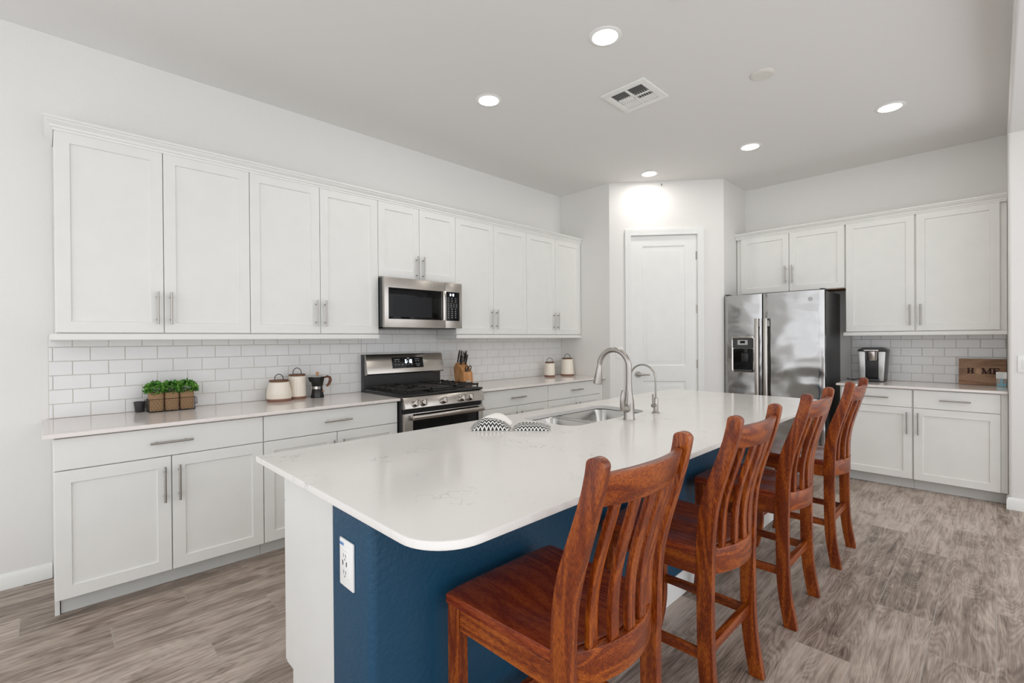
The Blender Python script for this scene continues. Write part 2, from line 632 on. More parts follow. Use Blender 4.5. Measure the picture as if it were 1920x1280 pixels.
def casing(path_fn):
    rings = [[path_fn(k, o, d) for o, d in prof] for k in (0, 1, 2, 3)]
    cas.loft(rings)


casing(lambda k, o, d: MP((CI0 - o, CI0 - o, CI1 + o, CI1 + o)[k], d, (0.0, CZ + o, CZ + o, 0.0)[k]))
for w0, w1, z0, z1 in ((0.222, CI0 + 0.003, 0, CZ), (CI1 - 0.003, 0.952, 0, CZ), (0.222, 0.952, CZ - 0.003, 2.452)):
    cas.box((w0, -0.1, z0), (w1, 0.003, z1), MP)
o = cas.build('trim_1', M['trim'], angle=30)
struct(o)

# baseboards
BPROF = lambda h: [(0.0, 0.001), (0.0, h), (0.004, h), (0.009, h - 0.012), (0.013, h - 0.022), (0.013, 0.001)]
mb = MB(); sweep(mb, [(0.0, 0.014), (0.0, -1.3)][::-1], BPROF(0.084))
struct(mb.build('baseboard_left', M['trim'], angle=25))
mb = MB(); sweep(mb, [(X3, YR + 0.16), (X3, YR), (5.29, YR)], BPROF(0.092))
struct(mb.build('baseboard_right', M['trim'], angle=25))

# small dark hook above the pantry door
mb = MB()
c = Vector(MP(0.564, 0, 2.992))
mb.tube([c, c + dn * 0.018, c + dn * 0.02 + Vector((0, 0, -0.02))], 0.0035, 8)
tag(mb.build('wall_hook', M['black']), 'tiny black hook high on the angled wall above the pantry door', 'hook')

# light switches / outlets
def plate(name, mp, w, z, ww, hh, label, rock=True):
    t = thing(name, mp(w, 0.001, z), label, 'light switch')
    mb = MB(); mb.box((w - ww / 2, 0.0008, z - hh / 2), (w + ww / 2, 0.006, z + hh / 2), mp)
    mb.build('cover_plate', M['white'], t, bevel=0.002)
    n = max(1, round((ww - 0.02) / 0.048))
    for i in range(n):
        cw = w + (i - (n - 1) / 2) * 0.046
        mb = MB(); mb.box((cw - 0.016, 0.0055, z - 0.033), (cw + 0.016, 0.009, z + 0.033), mp)
        mb.build('rocker', M['trim'], t, bevel=0.0015)
    return t


MRW = lambda w, d, z: (w, YR - d, z)
plate('light_switch', MRW, 3.866, 1.10, 0.124, 0.125, 'white double rocker switch plate on the grey wall at the right edge')
plate('light_switch', MP, 0.103, 1.155, 0.075, 0.12, 'white switch plate on the angled wall beside the pantry door')

# ------------------------------------------------------------------ tile backsplashes
def backsplash(name, mp, w0, w1, z0, off_even, off_odd, pitch, label, tops, rowh=0.0797):
    t = thing(name, mp((w0 + w1) / 2, 0, z0), label, 'backsplash')
    g = MB()
    mb = MB()
    gap = 0.0016
    for wa, wb, zt in tops:
        g.box((wa, 0.0005, z0), (wb, 0.0058, zt), mp)
    for k in range(8):
        za, zb = z0 + k * rowh, z0 + (k + 1) * rowh
        off = off_even if k % 2 == 0 else off_odd
        x = off - pitch * math.ceil((off - w0) / pitch)
        while x < w1:
            for wa, wb, zt in tops:
                a, b = max(x, wa), min(x + pitch, wb)
                if b - a < 0.006 or za > zt - 0.006:
                    continue
                A, Bq, zl, zh = a + gap, b - gap, za + gap, min(zb, zt) - gap
                i = 0.0018
                mb.loft([[mp(A, 0.005, zl), mp(Bq, 0.005, zl), mp(Bq, 0.005, zh), mp(A, 0.005, zh)],
                         [mp(A, 0.0072, zl), mp(Bq, 0.0072, zl), mp(Bq, 0.0072, zh), mp(A, 0.0072, zh)],
                         [mp(A + i, 0.0085, zl + i), mp(Bq - i, 0.0085, zl + i), mp(Bq - i, 0.0085, zh - i), mp(A + i, 0.0085, zh - i)]])
            x += pitch
    g.build('grout_bed', M['grout'], t, smooth=False)
    mb.build('tile_field', M['tile'], t, smooth=False)
    return t


backsplash('tile_backsplash', ML, 0.007, YP - 0.002, ZC + 0.0005, 0.0245, 0.106, 0.1575,
           'long white subway tile backsplash behind the range and left counters',
           [(0.007, 1.864, 1.354), (1.864, 2.624, 1.404), (2.624, YP - 0.002, 1.354)])
backsplash('tile_backsplash', MK, 2.654, X3 - 0.002, ZC + 0.0005, 2.738 + 0.078, 2.738, 0.1555,
           'short white subway tile backsplash behind the coffee maker', [(2.654, X3 - 0.002, 1.354)])


# ------------------------------------------------------------------ cabinets
def shaker(mb, mp, w0, w1, z0, z1, d0, t=0.02, st=0.058, rec=0.009):
    e = 0.0015
    d1 = d0 + t
    R = lambda o, d: [mp(w0 + o, d, z0 + o), mp(w1 - o, d, z0 + o), mp(w1 - o, d, z1 - o), mp(w0 + o, d, z1 - o)]
    mb.loft([R(0, d0), R(0, d1 - e), R(e, d1), R(st, d1), R(st + 0.0035, d1 - rec), R(st + 0.02, d1 - rec)])


def slabdoor(mb, mp, w0, w1, z0, z1, d0, t=0.02):
    e = 0.0015
    R = lambda o, d: [mp(w0 + o, d, z0 + o), mp(w1 - o, d, z0 + o), mp(w1 - o, d, z1 - o), mp(w0 + o, d, z1 - o)]
    mb.loft([R(0, d0), R(0, d0 + t - e), R(e, d0 + t)])


def pull(mp, parent, w, z, d, vert=True, L=0.188):
    mb = MB()
    r = 0.0058
    h = L / 2
    if vert:
        mb.cyl(mp(w, d + 0.03, z - h), mp(w, d + 0.03, z + h), r, 12)
        for s_ in (-1, 1):
            mb.cyl(mp(w, d - 0.001, z + s_ * (h - 0.03)), mp(w, d + 0.028, z + s_ * (h - 0.03)), 0.0045, 10)
    else:
        mb.cyl(mp(w - h, d + 0.03, z), mp(w + h, d + 0.03, z), r, 12)
        for s_ in (-1, 1):
            mb.cyl(mp(w + s_ * (h - 0.03), d - 0.001, z), mp(w + s_ * (h - 0.03), d + 0.028, z), 0.0045, 10)
    return mb.build('handle', M['nickel'], parent)


def wall_cabinet(mp, w0, w1, z0, z1, doors, label, group, dback=0.282, zd=None, hz=None, under=False, skip_pull=()):
    t = thing('wall_cabinet', mp((w0 + w1) / 2, 0, z0), label, 'cabinet', group)
    mb = MB()
    mb.box((w0 + 0.0005, 0.0095, z0), (w1 - 0.0005, dback - 0.0006, z1), mp)
    mb.build('body', M['cab'], t, bevel=0.001, seg=1)
    if under:
        mb = MB(); mb.box((w0 + 0.006, 0.02, z0 - 0.004), (w1 - 0.004, dback - 0.004, z0 - 0.0005), mp)
        o = mb.build('underside', M['cabin'], t); o['label'] = 'bare brown wood underside'
    zd = zd or (z0 + 0.006, z1 - 0.03)
    for i, (a, b, side) in enumerate(doors):
        mb = MB()
        shaker(mb, mp, a, b, zd[0], zd[1], dback)
        d = mb.build('door', M['cab'], t, angle=25)
        hw = b - 0.03 if side > 0 else a + 0.03
        pull(mp, d, hw, hz if hz else 1.505, dback + 0.02)
    return t


def pair(w0, w1, g=0.0035):
    m = (w0 + w1) / 2
    return [(w0 + g / 2, m - g / 2, 1), (m + g / 2, w1 - g / 2, -1)]


UG = 'white shaker wall cabinets on the left wall'
ZU0, ZU1 = 1.357, 2.44
wall_cabinet(ML, 0.034, 0.9485, ZU0, ZU1, pair(0.034, 0.9485), 'white double-door wall cabinet at the left end, above the potted greenery', UG)
wall_cabinet(ML, 0.9485, 1.863, ZU0, ZU1, pair(0.9485, 1.863), 'white double-door wall cabinet just left of the microwave', UG)
wall_cabinet(ML, 1.863, 2.624, 1.808, ZU1, pair(1.863, 2.624), 'short white double-door wall cabinet directly above the microwave', UG, hz=1.912)
wall_cabinet(ML, 2.624, 3.5425, ZU0, ZU1, pair(2.624, 3.5425), 'white double-door wall cabinet just right of the microwave', UG)
wall_cabinet(ML, 3.5425, YP - 0.002, ZU0, ZU1, pair(3.5425, YP - 0.004), 'white double-door wall cabinet in the corner above two cream canisters', UG)

BG = 'white shaker wall cabinets on the back wall'
wall_cabinet(MK, 1.64, 2.66, 1.79, ZU1, [(1.688, 2.1675, 1), (2.1725, 2.653, -1)],
             'short white double-door cabinet above the refrigerator', BG, zd=(1.795, 2.408), hz=1.97, under=True)
wall_cabinet(MK, 2.66, X3 - 0.002, ZU0, ZU1, [(2.667, 3.177, 1), (3.191, 3.714, -1)],
             'large white double-door wall cabinet above the coffee maker', BG)

# crown moulding and light rails
CR = [(0.0, 2.405), (0.004, 2.405), (0.006, 2.416), (0.012, 2.42), (0.014, 2.43), (0.03, 2.446), (0.032, 2.452), (0.04, 2.455), (0.04, 2.466), (0.0, 2.466)]
cr_off = lambda a: [(o_ + a, z_ + 0.0) for o_, z_ in CR]
mb = MB()
sweep(mb, [(0.001, 0.032), (0.3025, 0.032), (0.3025, YP - 0.003)], [(o_, z_) for o_, z_ in [(o_, z_) for o_, z_ in CR]])
tag(mb.build('crown_molding', M['cab'], angle=25), 'long white crown molding along the left wall cabinets', 'crown molding')
mb = MB()
sweep(mb, [(1.635, B - 0.3025), (X3 - 0.003, B - 0.3025)], CR)
tag(mb.build('crown_molding', M['cab'], angle=25), 'white crown molding on the cabinets above the refrigerator', 'crown molding')
RP = [(-0.018, 1.322), (0.003, 1.322), (0.006, 1.326), (0.006, 1.3555), (-0.018, 1.3555)]
mb = MB()
sweep(mb, [(0.0095, 0.018), (0.302, 0.018), (0.302, 1.858)], RP)
mb.box((0.285, 1.845, 1.323), (0.307, 1.866, 1.3555))
tag(mb.build('light_rail', M['cab'], angle=25), 'white light rail under the cabinets left of the microwave', 'light rail')
mb = MB()
sweep(mb, [(0.0095, 2.63), (0.302, 2.63), (0.302, YP - 0.003)], RP)
tag(mb.build('light_rail', M['cab'], angle=25), 'white light rail under the cabinets right of the microwave', 'light rail')
mb = MB()
sweep(mb, [(2.652, B - 0.0095), (2.652, B - 0.302), (X3 - 0.003, B - 0.302)], RP)
tag(mb.build('light_rail', M['cab'], angle=25), 'white light rail under the cabinet above the coffee maker', 'light rail')


def base_cabinet(mp, w0, w1, doors, drawer, label, group, filler=None, end_leg=None, dface=0.612, ztop=ZCB, hz=0.56, toe=0.525):
    t = thing('base_cabinet', mp((w0 + w1) / 2, 0.3, 0), label, 'cabinet', group)
    db = dface - 0.02
    mb = MB()
    mb.box((w0 + 0.0005, 0.004, 0.095), (w1 - 0.0005, db - 0.0006, ztop - 0.0015), mp)
    mb.build('body', M['cab'], t, bevel=0.001, seg=1)
    mb = MB(); mb.box((w0 + (0.022 if end_leg else 0.001), toe - 0.014, 0.0), (w1 - 0.001, toe, 0.0945), mp)
    mb.build('toe_kick', M['toe'], t)
    if end_leg:
        mb = MB(); mb.box((w0 + 0.0005, 0.004, 0.0), (w0 + 0.018, toe + 0.012, 0.0945), mp)
        mb.build('end_panel', M['cab'], t)
    if filler:
        mb = MB(); mb.box((filler[0], db, 0.095), (filler[1], db + 0.004, ztop - 0.003), mp)
        mb.build('filler_strip', M['cab'], t)
    for a, b in drawer:
        mb = MB(); slabdoor(mb, mp, a, b, 0.7065, 0.856, db)
        d = mb.build('drawer', M['cab'], t, angle=25)
        pull(mp, d, (a + b) / 2, 0.7825, dface, False)
    for a, b, side in doors:
        mb = MB(); shaker(mb, mp, a, b, 0.096, 0.702, db)
        d = mb.build('door', M['cab'], t, angle=25)
        pull(mp, d, (b - 0.03) if side > 0 else (a + 0.03), hz, dface)
    return t


LG = 'white shaker base cabinets along the left wall'
base_cabinet(ML, 0.018, 0.9265, pair(0.018, 0.9265, 0.005), [(0.0205, 0.924)], 'white base cabinet at the left end, one wide drawer above two doors', LG, end_leg=True)
base_cabinet(ML, 0.9265, 1.846, pair(0.9265, 1.838, 0.005), [(0.929, 1.836)], 'white base cabinet just left of the range, partly behind the island', LG)
base_cabinet(ML, 2.648, 3.5125, pair(2.652, 3.5125, 0.005), [(2.656, 3.510)], 'white base cabinet just right of the range', LG)
base_cabinet(ML, 3.5125, YP - 0.002, pair(3.5125, 4.39, 0.005), [(3.515, 4.388)], 'white base cabinet in the corner by the pantry wall', LG, filler=(4.392, YP - 0.003))
KG = 'white shaker base cabinets on the back wall'
base_cabinet(MK, 2.672, 3.1925, [(2.69, 3.1865, 1)], [(2.69, 3.1865)], 'white single-door base cabinet below the coffee maker', KG, hz=0.573, end_leg=True)
base_cabinet(MK, 3.1925, X3 - 0.002, [(3.199, 3.714, -1)], [(3.199, 3.714)], 'white single-door base cabinet beside the right wall', KG, filler=(3.717, X3 - 0.003), hz=0.573)


# ------------------------------------------------------------------ worktops
def worktop(name, loop, label, mat, hole=None):
    """eased slab between ZCB and ZC from a counter-clockwise plan loop, optionally with a hole"""
    mb = MB()
    bm = mb.bm
    e = 0.003
    n = len(loop)

    def inset(lp, e):
        out = []
        for i in range(len(lp)):
            p0, p1, p2 = Vector(lp[i - 1]), Vector(lp[i]), Vector(lp[(i + 1) % len(lp)])
            a, b = (p1 - p0), (p2 - p1)
            if a.length < 1e-6: a = b
            if b.length < 1e-6: b = a
            a.normalize(); b.normalize()
            na, nb = Vector((-a.y, a.x)), Vector((-b.y, b.x))
            m = na + nb
            out.append(p1 + m * (e / max(0.2, m.dot(na))))
        return out
    L0 = [bm.verts.new((x, y, ZCB)) for x, y in inset(loop, 0.001)]
    L1 = [bm.verts.new((x, y, ZCB + 0.001)) for x, y in loop]
    L2 = [bm.verts.new((x, y, ZC - e)) for x, y in loop]
    L3 = [bm.verts.new((p.x, p.y, ZC - 0.0009)) for p in inset(loop, e * 0.4)]
    L4 = [bm.verts.new((p.x, p.y, ZC)) for p in inset(loop, e)]
    for a, b in ((L0, L1), (L1, L2), (L2, L3), (L3, L4)):
        for i in range(n):
            bm.faces.new([a[i], a[(i + 1) % n], b[(i + 1) % n], b[i]])
    if not hole:
        bm.faces.new(L4)
        bm.faces.new(L0)
    else:
        h = len(hole)
        H4 = [bm.verts.new((x, y, ZC)) for x, y in hole]
        H0 = [bm.verts.new((x, y, ZCB)) for x, y in hole]
        for i in range(h):
            bm.faces.new([H4[i], H4[(i + 1) % h], H0[(i + 1) % h], H0[i]])
        for ring, hr in ((L4, H4), (L0, H0)):
            ed = []
            for q in (ring, hr):
                for i in range(len(q)):
                    ed.append(bm.edges.get((q[i], q[(i + 1) % len(q)])))
            bmesh.ops.triangle_fill(bm, use_beauty=True, use_dissolve=False, edges=ed)
    o = mb.build(name, mat, angle=30)
    for p in o.data.polygons:
        if abs(p.normal.z) > 0.99:
            p.use_smooth = False
    return tag(o, label, 'countertop')


worktop('countertop', rrect(0.001, -0.018, 0.64, 1.849, 0.004, 2), 'pale grey quartz countertop left of the range, holding the potted greenery', M['quartz'])
worktop('countertop', rrect(0.001, 2.634, 0.64, YP - 0.002, 0.002, 2), 'pale grey quartz countertop right of the range, holding the knife block', M['quartz'])
worktop('countertop', rrect(2.648, 5.235, X3 - 0.002, B - 0.001, 0.002, 2), 'pale quartz countertop under the coffee maker by the right wall', M['quartz'])

# island
IX0, IX1, IY0, IY1 = 1.772, 2.9065, 0.549, 3.765
SX0, SX1, SY0, SY1 = 1.905, 2.262, 1.815, 2.535
hole = rrect(SX0, SY0, SX1, SY1, (0.05, 0.08, 0.1, 0.06), 8)[::-1]
worktop('island_countertop', rrect(IX0, IY0, IX1, IY1, (0.006, 0.125, 0.125, 0.006), 12), 'white veined quartz countertop with rounded corners on the island', M['island'], hole)

isl = thing('kitchen_island', (2.15, 2.15, 0), 'kitchen island with white cabinets and a blue textured seating side', 'kitchen island')
mb = MB()
# cabinet carcass kept clear of the sink bowls
mb.box((1.8062, 0.662, 0.0955), (2.33, 1.74, ZCB - 0.001))
mb.box((1.8062, 2.62, 0.0955), (2.33, 3.68, ZCB - 0.001))
mb.box((1.8062, 1.74, 0.0955), (2.33, 2.62, 0.63))
mb.box((1.8062, 1.74, 0.63), (1.84, 2.62, ZCB - 0.001))
mb.box((2.31, 1.74, 0.63), (2.33, 2.62, ZCB - 0.001))
mb.build('carcass', M['cab'], isl)
for y0, y1 in ((0.643, 0.6615), (3.6805, 3.70)):
    mb = MB()
    mb.prism([(1.8062, ZCB - 0.001), (2.33, ZCB - 0.001), (2.33, 0.0), (1.868, 0.0), (1.868, 0.095), (1.8062, 0.095)], y0, y1, lambda u, v, t: (u, t, v))
    mb.build('end_panel', M['cab'], isl, bevel=0.001, seg=1)
mb = MB(); mb.box((1.868, 0.662, 0.0), (1.882, 3.68, 0.095))
mb.build('toe_kick', M['toe'], isl)
MI = lambda w, d, z: (1.8055 - d, w, z)
ws = [0.644, 1.27, 1.735, 2.18, 2.625, 3.15, 3.675]
for i in range(6):
    a, b = ws[i] + 0.002, ws[i + 1] - 0.002
    mb = MB(); slabdoor(mb, MI, a, b, 0.7065, 0.856, 0.0005)
    d = mb.build('drawer', M['cab'], isl, angle=25)
    pull(MI, d, (a + b) / 2, 0.7825, 0.0205, False)
    mb = MB(); shaker(mb, MI, a, b, 0.096, 0.702, 0.0005)
    d = mb.build('door', M['cab'], isl, angle=25)
    pull(MI, d, b - 0.03 if i % 2 == 0 else a + 0.03, 0.56, 0.0205)
mb = MB(); mb.prism(rrect(2.3305, 0.595, 2.556, 3.72, (0.002, 0.022, 0.022, 0.002), 6), 0, ZCB - 0.001)
o = mb.build('pony_wall', M['blue'], isl); o['label'] = 'dark blue textured wall panel'
mb = MB(); sweep(mb, [(2.556, 3.72), (2.556, 0.66)][::-1], BPROF(0.11))
mb.build('baseboard', M['trim'], isl, angle=25)

# outlet on the blue island end
MO = lambda w, d, z: (w, 0.595 - d, z)
ot = thing('wall_outlet', (2.43, 0.594, 0.69), 'white outlet with USB ports and blue sticker on the blue island end', 'outlet')
OW, OZ = 2.431, 0.69
mb = MB(); mb.box((OW - 0.041, 0.0005, OZ - 0.066), (OW + 0.041, 0.0065, OZ + 0.066), MO)
mb.build('cover_plate', M['white'], ot, bevel=0.003)
mb = MB(); mb.box((OW - 0.018, 0.006, OZ - 0.037), (OW + 0.018, 0.0105, OZ + 0.037), MO)
mb.build('receptacle', M['white'], ot, bevel=0.001)
mb = MB()
for dz in (-0.026, 0.02):
    mb.box((OW - 0.008, 0.0102, OZ + dz), (OW - 0.0055, 0.0108, OZ + dz + 0.01), MO)
    mb.box((OW + 0.005, 0.0102, OZ + dz), (OW + 0.0075, 0.0108, OZ + dz + 0.01), MO)
    mb.box((OW - 0.002, 0.0102, OZ + dz - 0.008), (OW + 0.002, 0.0108, OZ + dz - 0.004), MO)
mb.box((OW - 0.014, 0.0102, OZ - 0.003), (OW - 0.009, 0.0108, OZ + 0.01), MO)
mb.box((OW + 0.008, 0.0102, OZ - 0.003), (OW + 0.013, 0.0108, OZ + 0.01), MO)
mb.build('slots', M['black'], ot)
mb = MB(); mb.box((OW - 0.038, 0.006, OZ + 0.047), (OW - 0.014, 0.007, OZ + 0.055), MO)
mb.build('sticker', M['stickerblue'], ot)

# sink
sk = thing('kitchen_sink', (2.083, 2.175, 0.66), 'double-bowl stainless steel sink set into the island', 'sink')
for y0, y1, dp, rr in ((SY0 - 0.006, 2.072, 0.2, (0.05, 0.08, 0.07, 0.05)), (2.112, SY1 + 0.006, 0.22, (0.05, 0.07, 0.1, 0.06))):
    mb = MB()
    rings = []
    lo = lambda e: rrect(SX0 - 0.006 + e, y0 + e, SX1 + 0.006 - e, y1 - e, tuple(max(0.02, q - e * 0.3) for q in rr), 8)
    zt = ZCB - 0.0012
    for e, z in ((-0.012, zt), (0, zt), (0.004, zt - 0.006), (0.012, zt - dp * 0.8), (0.03, zt - dp * 0.95), (0.07, zt - dp)):
        rings.append([(x, y, z) for x, y in lo(e)])
    for e, z in ((0.07, zt - dp - 0.003), (0.025, zt - dp * 0.95 - 0.003), (0.004, zt - dp * 0.8), (-0.006, zt - 0.006), (-0.012, zt - 0.002)):
        rings.append([(x, y, z) for x, y in lo(e)])
    vr = [[mb.bm.verts.new(p) for p in r] for r in rings]
    n = len(vr[0])
    for a, b in list(zip(vr, vr[1:])) + [(vr[-1], vr[0])]:
        for i in range(n):
            mb.bm.faces.new([a[i], a[(i + 1) % n], b[(i + 1) % n], b[i]])
    mb.bm.faces.new(vr[5]); mb.bm.faces.new(vr[6])
    bo = mb.build('basin', M['sinksteel'], sk, angle=50)
    mb = MB(); cy = (y0 + y1) / 2; z = zt - dp
    mb.lathe([(0.0, z + 0.001), (0.03, z + 0.001), (0.04, z + 0.003), (0.044, z + 0.001), (0.044, z - 0.002), (0.0, z - 0.002)], (2.08, cy, 0), 24)
    mb.build('drain', M['chrome'], bo)
mb = MB(); mb.box((SX0 + 0.002, 2.0685, ZCB - 0.008), (SX1 - 0.002, 2.1155, ZCB - 0.0004))
mb.build('divider', M['sinksteel'], sk, bevel=0.004)

# faucet
FX, FY = 2.338, 2.19
fa = thing('kitchen_faucet', (FX, FY, ZC), 'tall brushed nickel gooseneck faucet with pull-down spray head', 'faucet')
mb = MB()
mb.lathe([(0.0, 0), (0.03, 0), (0.03, 0.004), (0.0275, 0.008), (0.0275, 0.075), (0.026, 0.09), (0.021, 0.12), (0.0165, 0.16), (0.0145, 0.2), (0.014, 0.28)], (FX, FY, ZC + 0.0003), 28)
mb.build('body', M['nickel'], fa, angle=40)
mb = MB()
R_ = 0.093
pts = [(FX, FY, ZC + 0.262)]
cx, cz = FX - R_, ZC + 0.272
for i in range(25):
    a = math.radians(0 + 168 * i / 24)
    pts.append((cx + R_ * math.cos(a), FY, cz + R_ * math.sin(a)))
mb.tube(pts, 0.0145, 18)
mb.build('spout', M['nickel'], fa, angle=50)
e = Vector(pts[-1]); t_ = (Vector(pts[-1]) - Vector(pts[-2])).normalized()
t2 = Vector((-0.12, 0, -1)).normalized()
mb = MB()
mb.tube([e, e + t_ * 0.006], 0.0135, 18)
mb.tube([e + t_ * 0.004 + t2 * f_ for f_ in (0, 0.012, 0.02, 0.06, 0.105, 0.112, 0.114)], [0.0125, 0.0125, 0.0155, 0.019, 0.0245, 0.0245, 0.021], 22)
mb.build('spray_head', M['nickel'], fa, angle=45)
mb = MB()
mb.tube([(FX, FY - 0.02, ZC + 0.058), (FX, FY - 0.045, ZC + 0.062), (FX, FY - 0.062, ZC + 0.064)], [0.021, 0.019, 0.017], 18)
mb.tube([(FX, FY - 0.058, ZC + 0.056), (FX + 0.001, FY - 0.067, ZC + 0.08), (FX + 0.002, FY - 0.069, ZC + 0.115), (FX + 0.002, FY - 0.063, ZC + 0.15), (FX + 0.002, FY - 0.06, ZC + 0.158)], [0.012, 0.012, 0.01, 0.008, 0.005], 14)
mb.build('lever', M['nickel'], fa, angle=50)

GX, GY = 2.333, 2.48
ff = thing('filter_faucet', (GX, GY, ZC), 'small slim nickel drinking-water tap right of the tall faucet', 'faucet')
mb = MB()
mb.lathe([(0.0, 0), (0.021, 0), (0.021, 0.006), (0.0135, 0.009), (0.0135, 0.082), (0.011, 0.086), (0.0, 0.086)], (GX, GY, ZC + 0.0003), 22)
mb.build('body', M['nickel'], ff, angle=40)
mb = MB()
pts = [(GX, GY, ZC + 0.08), (GX, GY, ZC + 0.15)]
rr = 0.083
for i in range(25):
    a = math.radians(175 * i / 24)
    pts.append((GX - rr + rr * math.cos(a), GY, ZC + 0.19 + rr * math.sin(a)))
mb.tube(pts, 0.0055, 14)
mb.build('spout', M['nickel'], ff, angle=50)
mb = MB()
mb.tube([(GX, GY - 0.01, ZC + 0.045), (GX, GY - 0.038, ZC + 0.045)], 0.0105, 16)
mb.tube([(GX, GY - 0.03, ZC + 0.045), (GX, GY - 0.032, ZC + 0.11)], [0.005, 0.0055], 12)
mb.build('lever', M['nickel'], ff, angle=50)


# ------------------------------------------------------------------ towels
def soft_pad(name, cx, cy, lx, ly, h, rot, mat, label, z0=ZC, seed=0, fold=0.0, cat='towel', group=None, tilt=0.0):
    rnd = random.Random(seed)
    ph = [rnd.uniform(0, 6) for _ in range(6)]
    mb = MB()
    bm = mb.bm
    uvl = bm.loops.layers.uv.new('UVMap')
    nx, ny = 26, 18
    ca, sa = math.cos(rot), math.sin(rot)

    def prof(a):
        return max(0.0, 1 - abs(a) ** 2.6) ** 0.7

    top, bot = [], []
    for j in range(ny + 1):
        rt, rb = [], []
        for i in range(nx + 1):
            a, b = 2 * i / nx - 1, 2 * j / ny - 1
            edge = 1 + 0.05 * math.sin(5 * b + ph[0]) * abs(a) + 0.04 * math.sin(4 * a + ph[1]) * abs(b)
            x, y = a * lx / 2 * edge, b * ly / 2 * edge
            hh = h * prof(a) * prof(b) * (0.86 + 0.10 * math.sin(3.1 * a + ph[2]) + 0.07 * math.sin(6 * b + ph[3] + 2 * a))
            hh *= 1 + tilt * a - fold * math.exp(-((b - 0.25) / 0.16) ** 2)
            zb = 0.0009
            X, Y = cx + x * ca - y * sa, cy + x * sa + y * ca
            rt.append(bm.verts.new((X, Y, z0 + zb + 0.003 + hh)))
            rb.append(bm.verts.new((X, Y, z0 + zb)))
        top.append(rt); bot.append(rb)
    for g_, fl in ((top, 0), (bot, 1)):
        for j in range(ny):
            for i in range(nx):
                f = bm.faces.new([g_[j][i], g_[j][i + 1], g_[j + 1][i + 1], g_[j + 1][i]])
                for l, (u, v) in zip(f.loops, ((i, j), (i + 1, j), (i + 1, j + 1), (i, j + 1))):
                    l[uvl].uv = (u / nx, v / ny * ly / lx * 1.0)
    for i in range(nx):
        bm.faces.new([top[0][i], top[0][i + 1], bot[0][i + 1], bot[0][i]])
        bm.faces.new([top[ny][i], top[ny][i + 1], bot[ny][i + 1], bot[ny][i]])
    for j in range(ny):
        bm.faces.new([top[j][0], top[j + 1][0], bot[j + 1][0], bot[j][0]])
        bm.faces.new([top[j][nx], top[j + 1][nx], bot[j + 1][nx], bot[j][nx]])
    o = mb.build(name, mat, angle=180, loc=(cx, cy, z0))
    return tag(o, label, cat, group)


soft_pad('pot_holder', 2.012, 1.505, 0.185, 0.125, 0.052, math.radians(47), M['towel'], 'folded black and white chevron pot holder, the left one beside the sink', seed=3, fold=0.25)
soft_pad('pot_holder', 2.158, 1.632, 0.17, 0.115, 0.036, math.radians(40), M['towel'], 'folded black and white chevron pot holder, the right one nearest the sink', seed=5, fold=0.3)
soft_pad('dish_cloth', 1.925, 1.61, 0.17, 0.1, 0.05, math.radians(46), M['cloth'], 'plain white folded cloth behind the chevron pot holders', seed=9, cat='cloth')


# ------------------------------------------------------------------ range
rg = thing('gas_range', (0.34, 2.242, 0), 'stainless steel gas range with black grates and a back control panel', 'range')
RY0, RY1 = 1.857, 2.620
mb = MB(); mb.box((0.012, RY0, 0.09), (0.63, RY1, 0.893))
mb.box((0.012, RY0, 0.0), (0.06, RY0 + 0.05, 0.09)); mb.box((0.012, RY1 - 0.05, 0.0), (0.06, RY1, 0.09))
mb.box((0.55, RY0, 0.0), (0.6, RY0 + 0.05, 0.09)); mb.box((0.55, RY1 - 0.05, 0.0), (0.6, RY1, 0.09))
mb.build('body', M['dkgrey'], rg, bevel=0.003)
mb = MB()
mb.prism([(0.075, 0.893), (0.655, 0.893), (0.672, 0.9), (0.672, 0.868), (0.63, 0.868), (0.63, 0.87)][:2] + [(0.672, 0.905), (0.66, 0.912), (0.075, 0.912)], RY0, RY1, lambda u, v, t: (u, t, v))
mb.build('cooktop', M['black'], rg, bevel=0.003)
mb = MB()
mb.prism([(0.631, 0.8), (0.672, 0.8), (0.688, 0.806), (0.668, 0.872), (0.655, 0.891), (0.631, 0.891)], RY0 + 0.001, RY1 - 0.001, lambda u, v, t: (u, t, v))
cp = mb.build('control_panel', M['steel'], rg, bevel=0.002)
for y in (1.945, 2.018, 2.205, 2.385, 2.468):
    mb = MB()
    ax = Vector((0.95, 0, 0.3)).normalized()
    c = Vector((0.678, y, 0.838))
    mb.tube([c - ax * 0.006, c + ax * 0.006], 0.029, 24)
    mb.tube([c + ax * 0.004, c + ax * 0.014, c + ax * 0.034, c + ax * 0.037], [0.024, 0.025, 0.0225, 0.019], 24)
    mb.box((c.x + 0.022, y - 0.0045, c.z - 0.012), (c.x + 0.045, y + 0.0045, c.z + 0.034))
    mb.build('knob', M['chrome'], rg, angle=40)
# backguard
mb = MB()
mb.prism([(0.012, 0.893), (0.062, 0.893), (0.062, 1.192), (0.012, 1.192)], RY0, RY1, lambda u, v, t: (u, t, v))
mb.build('backguard', M['dkgrey'], rg, bevel=0.003)
mb = MB()
mb.prism([(0.0625, 1.02), (0.112, 1.026), (0.118, 1.034), (0.088, 1.183), (0.078, 1.193), (0.0625, 1.193)], RY0 + 0.003, RY1 - 0.001, lambda u, v, t: (u, t, v))
mb.build('back_panel', M['steel'], rg, bevel=0.003)
bp = lambda w, d, z: (0.118 - (z - 1.034) * 0.2013 + d, w, z)
mb = MB(); mb.box((2.094, -0.001, 1.07), (2.405, 0.0018, 1.162), bp)
ds = mb.build('display', M['glassblk'], rg, bevel=0.0008)


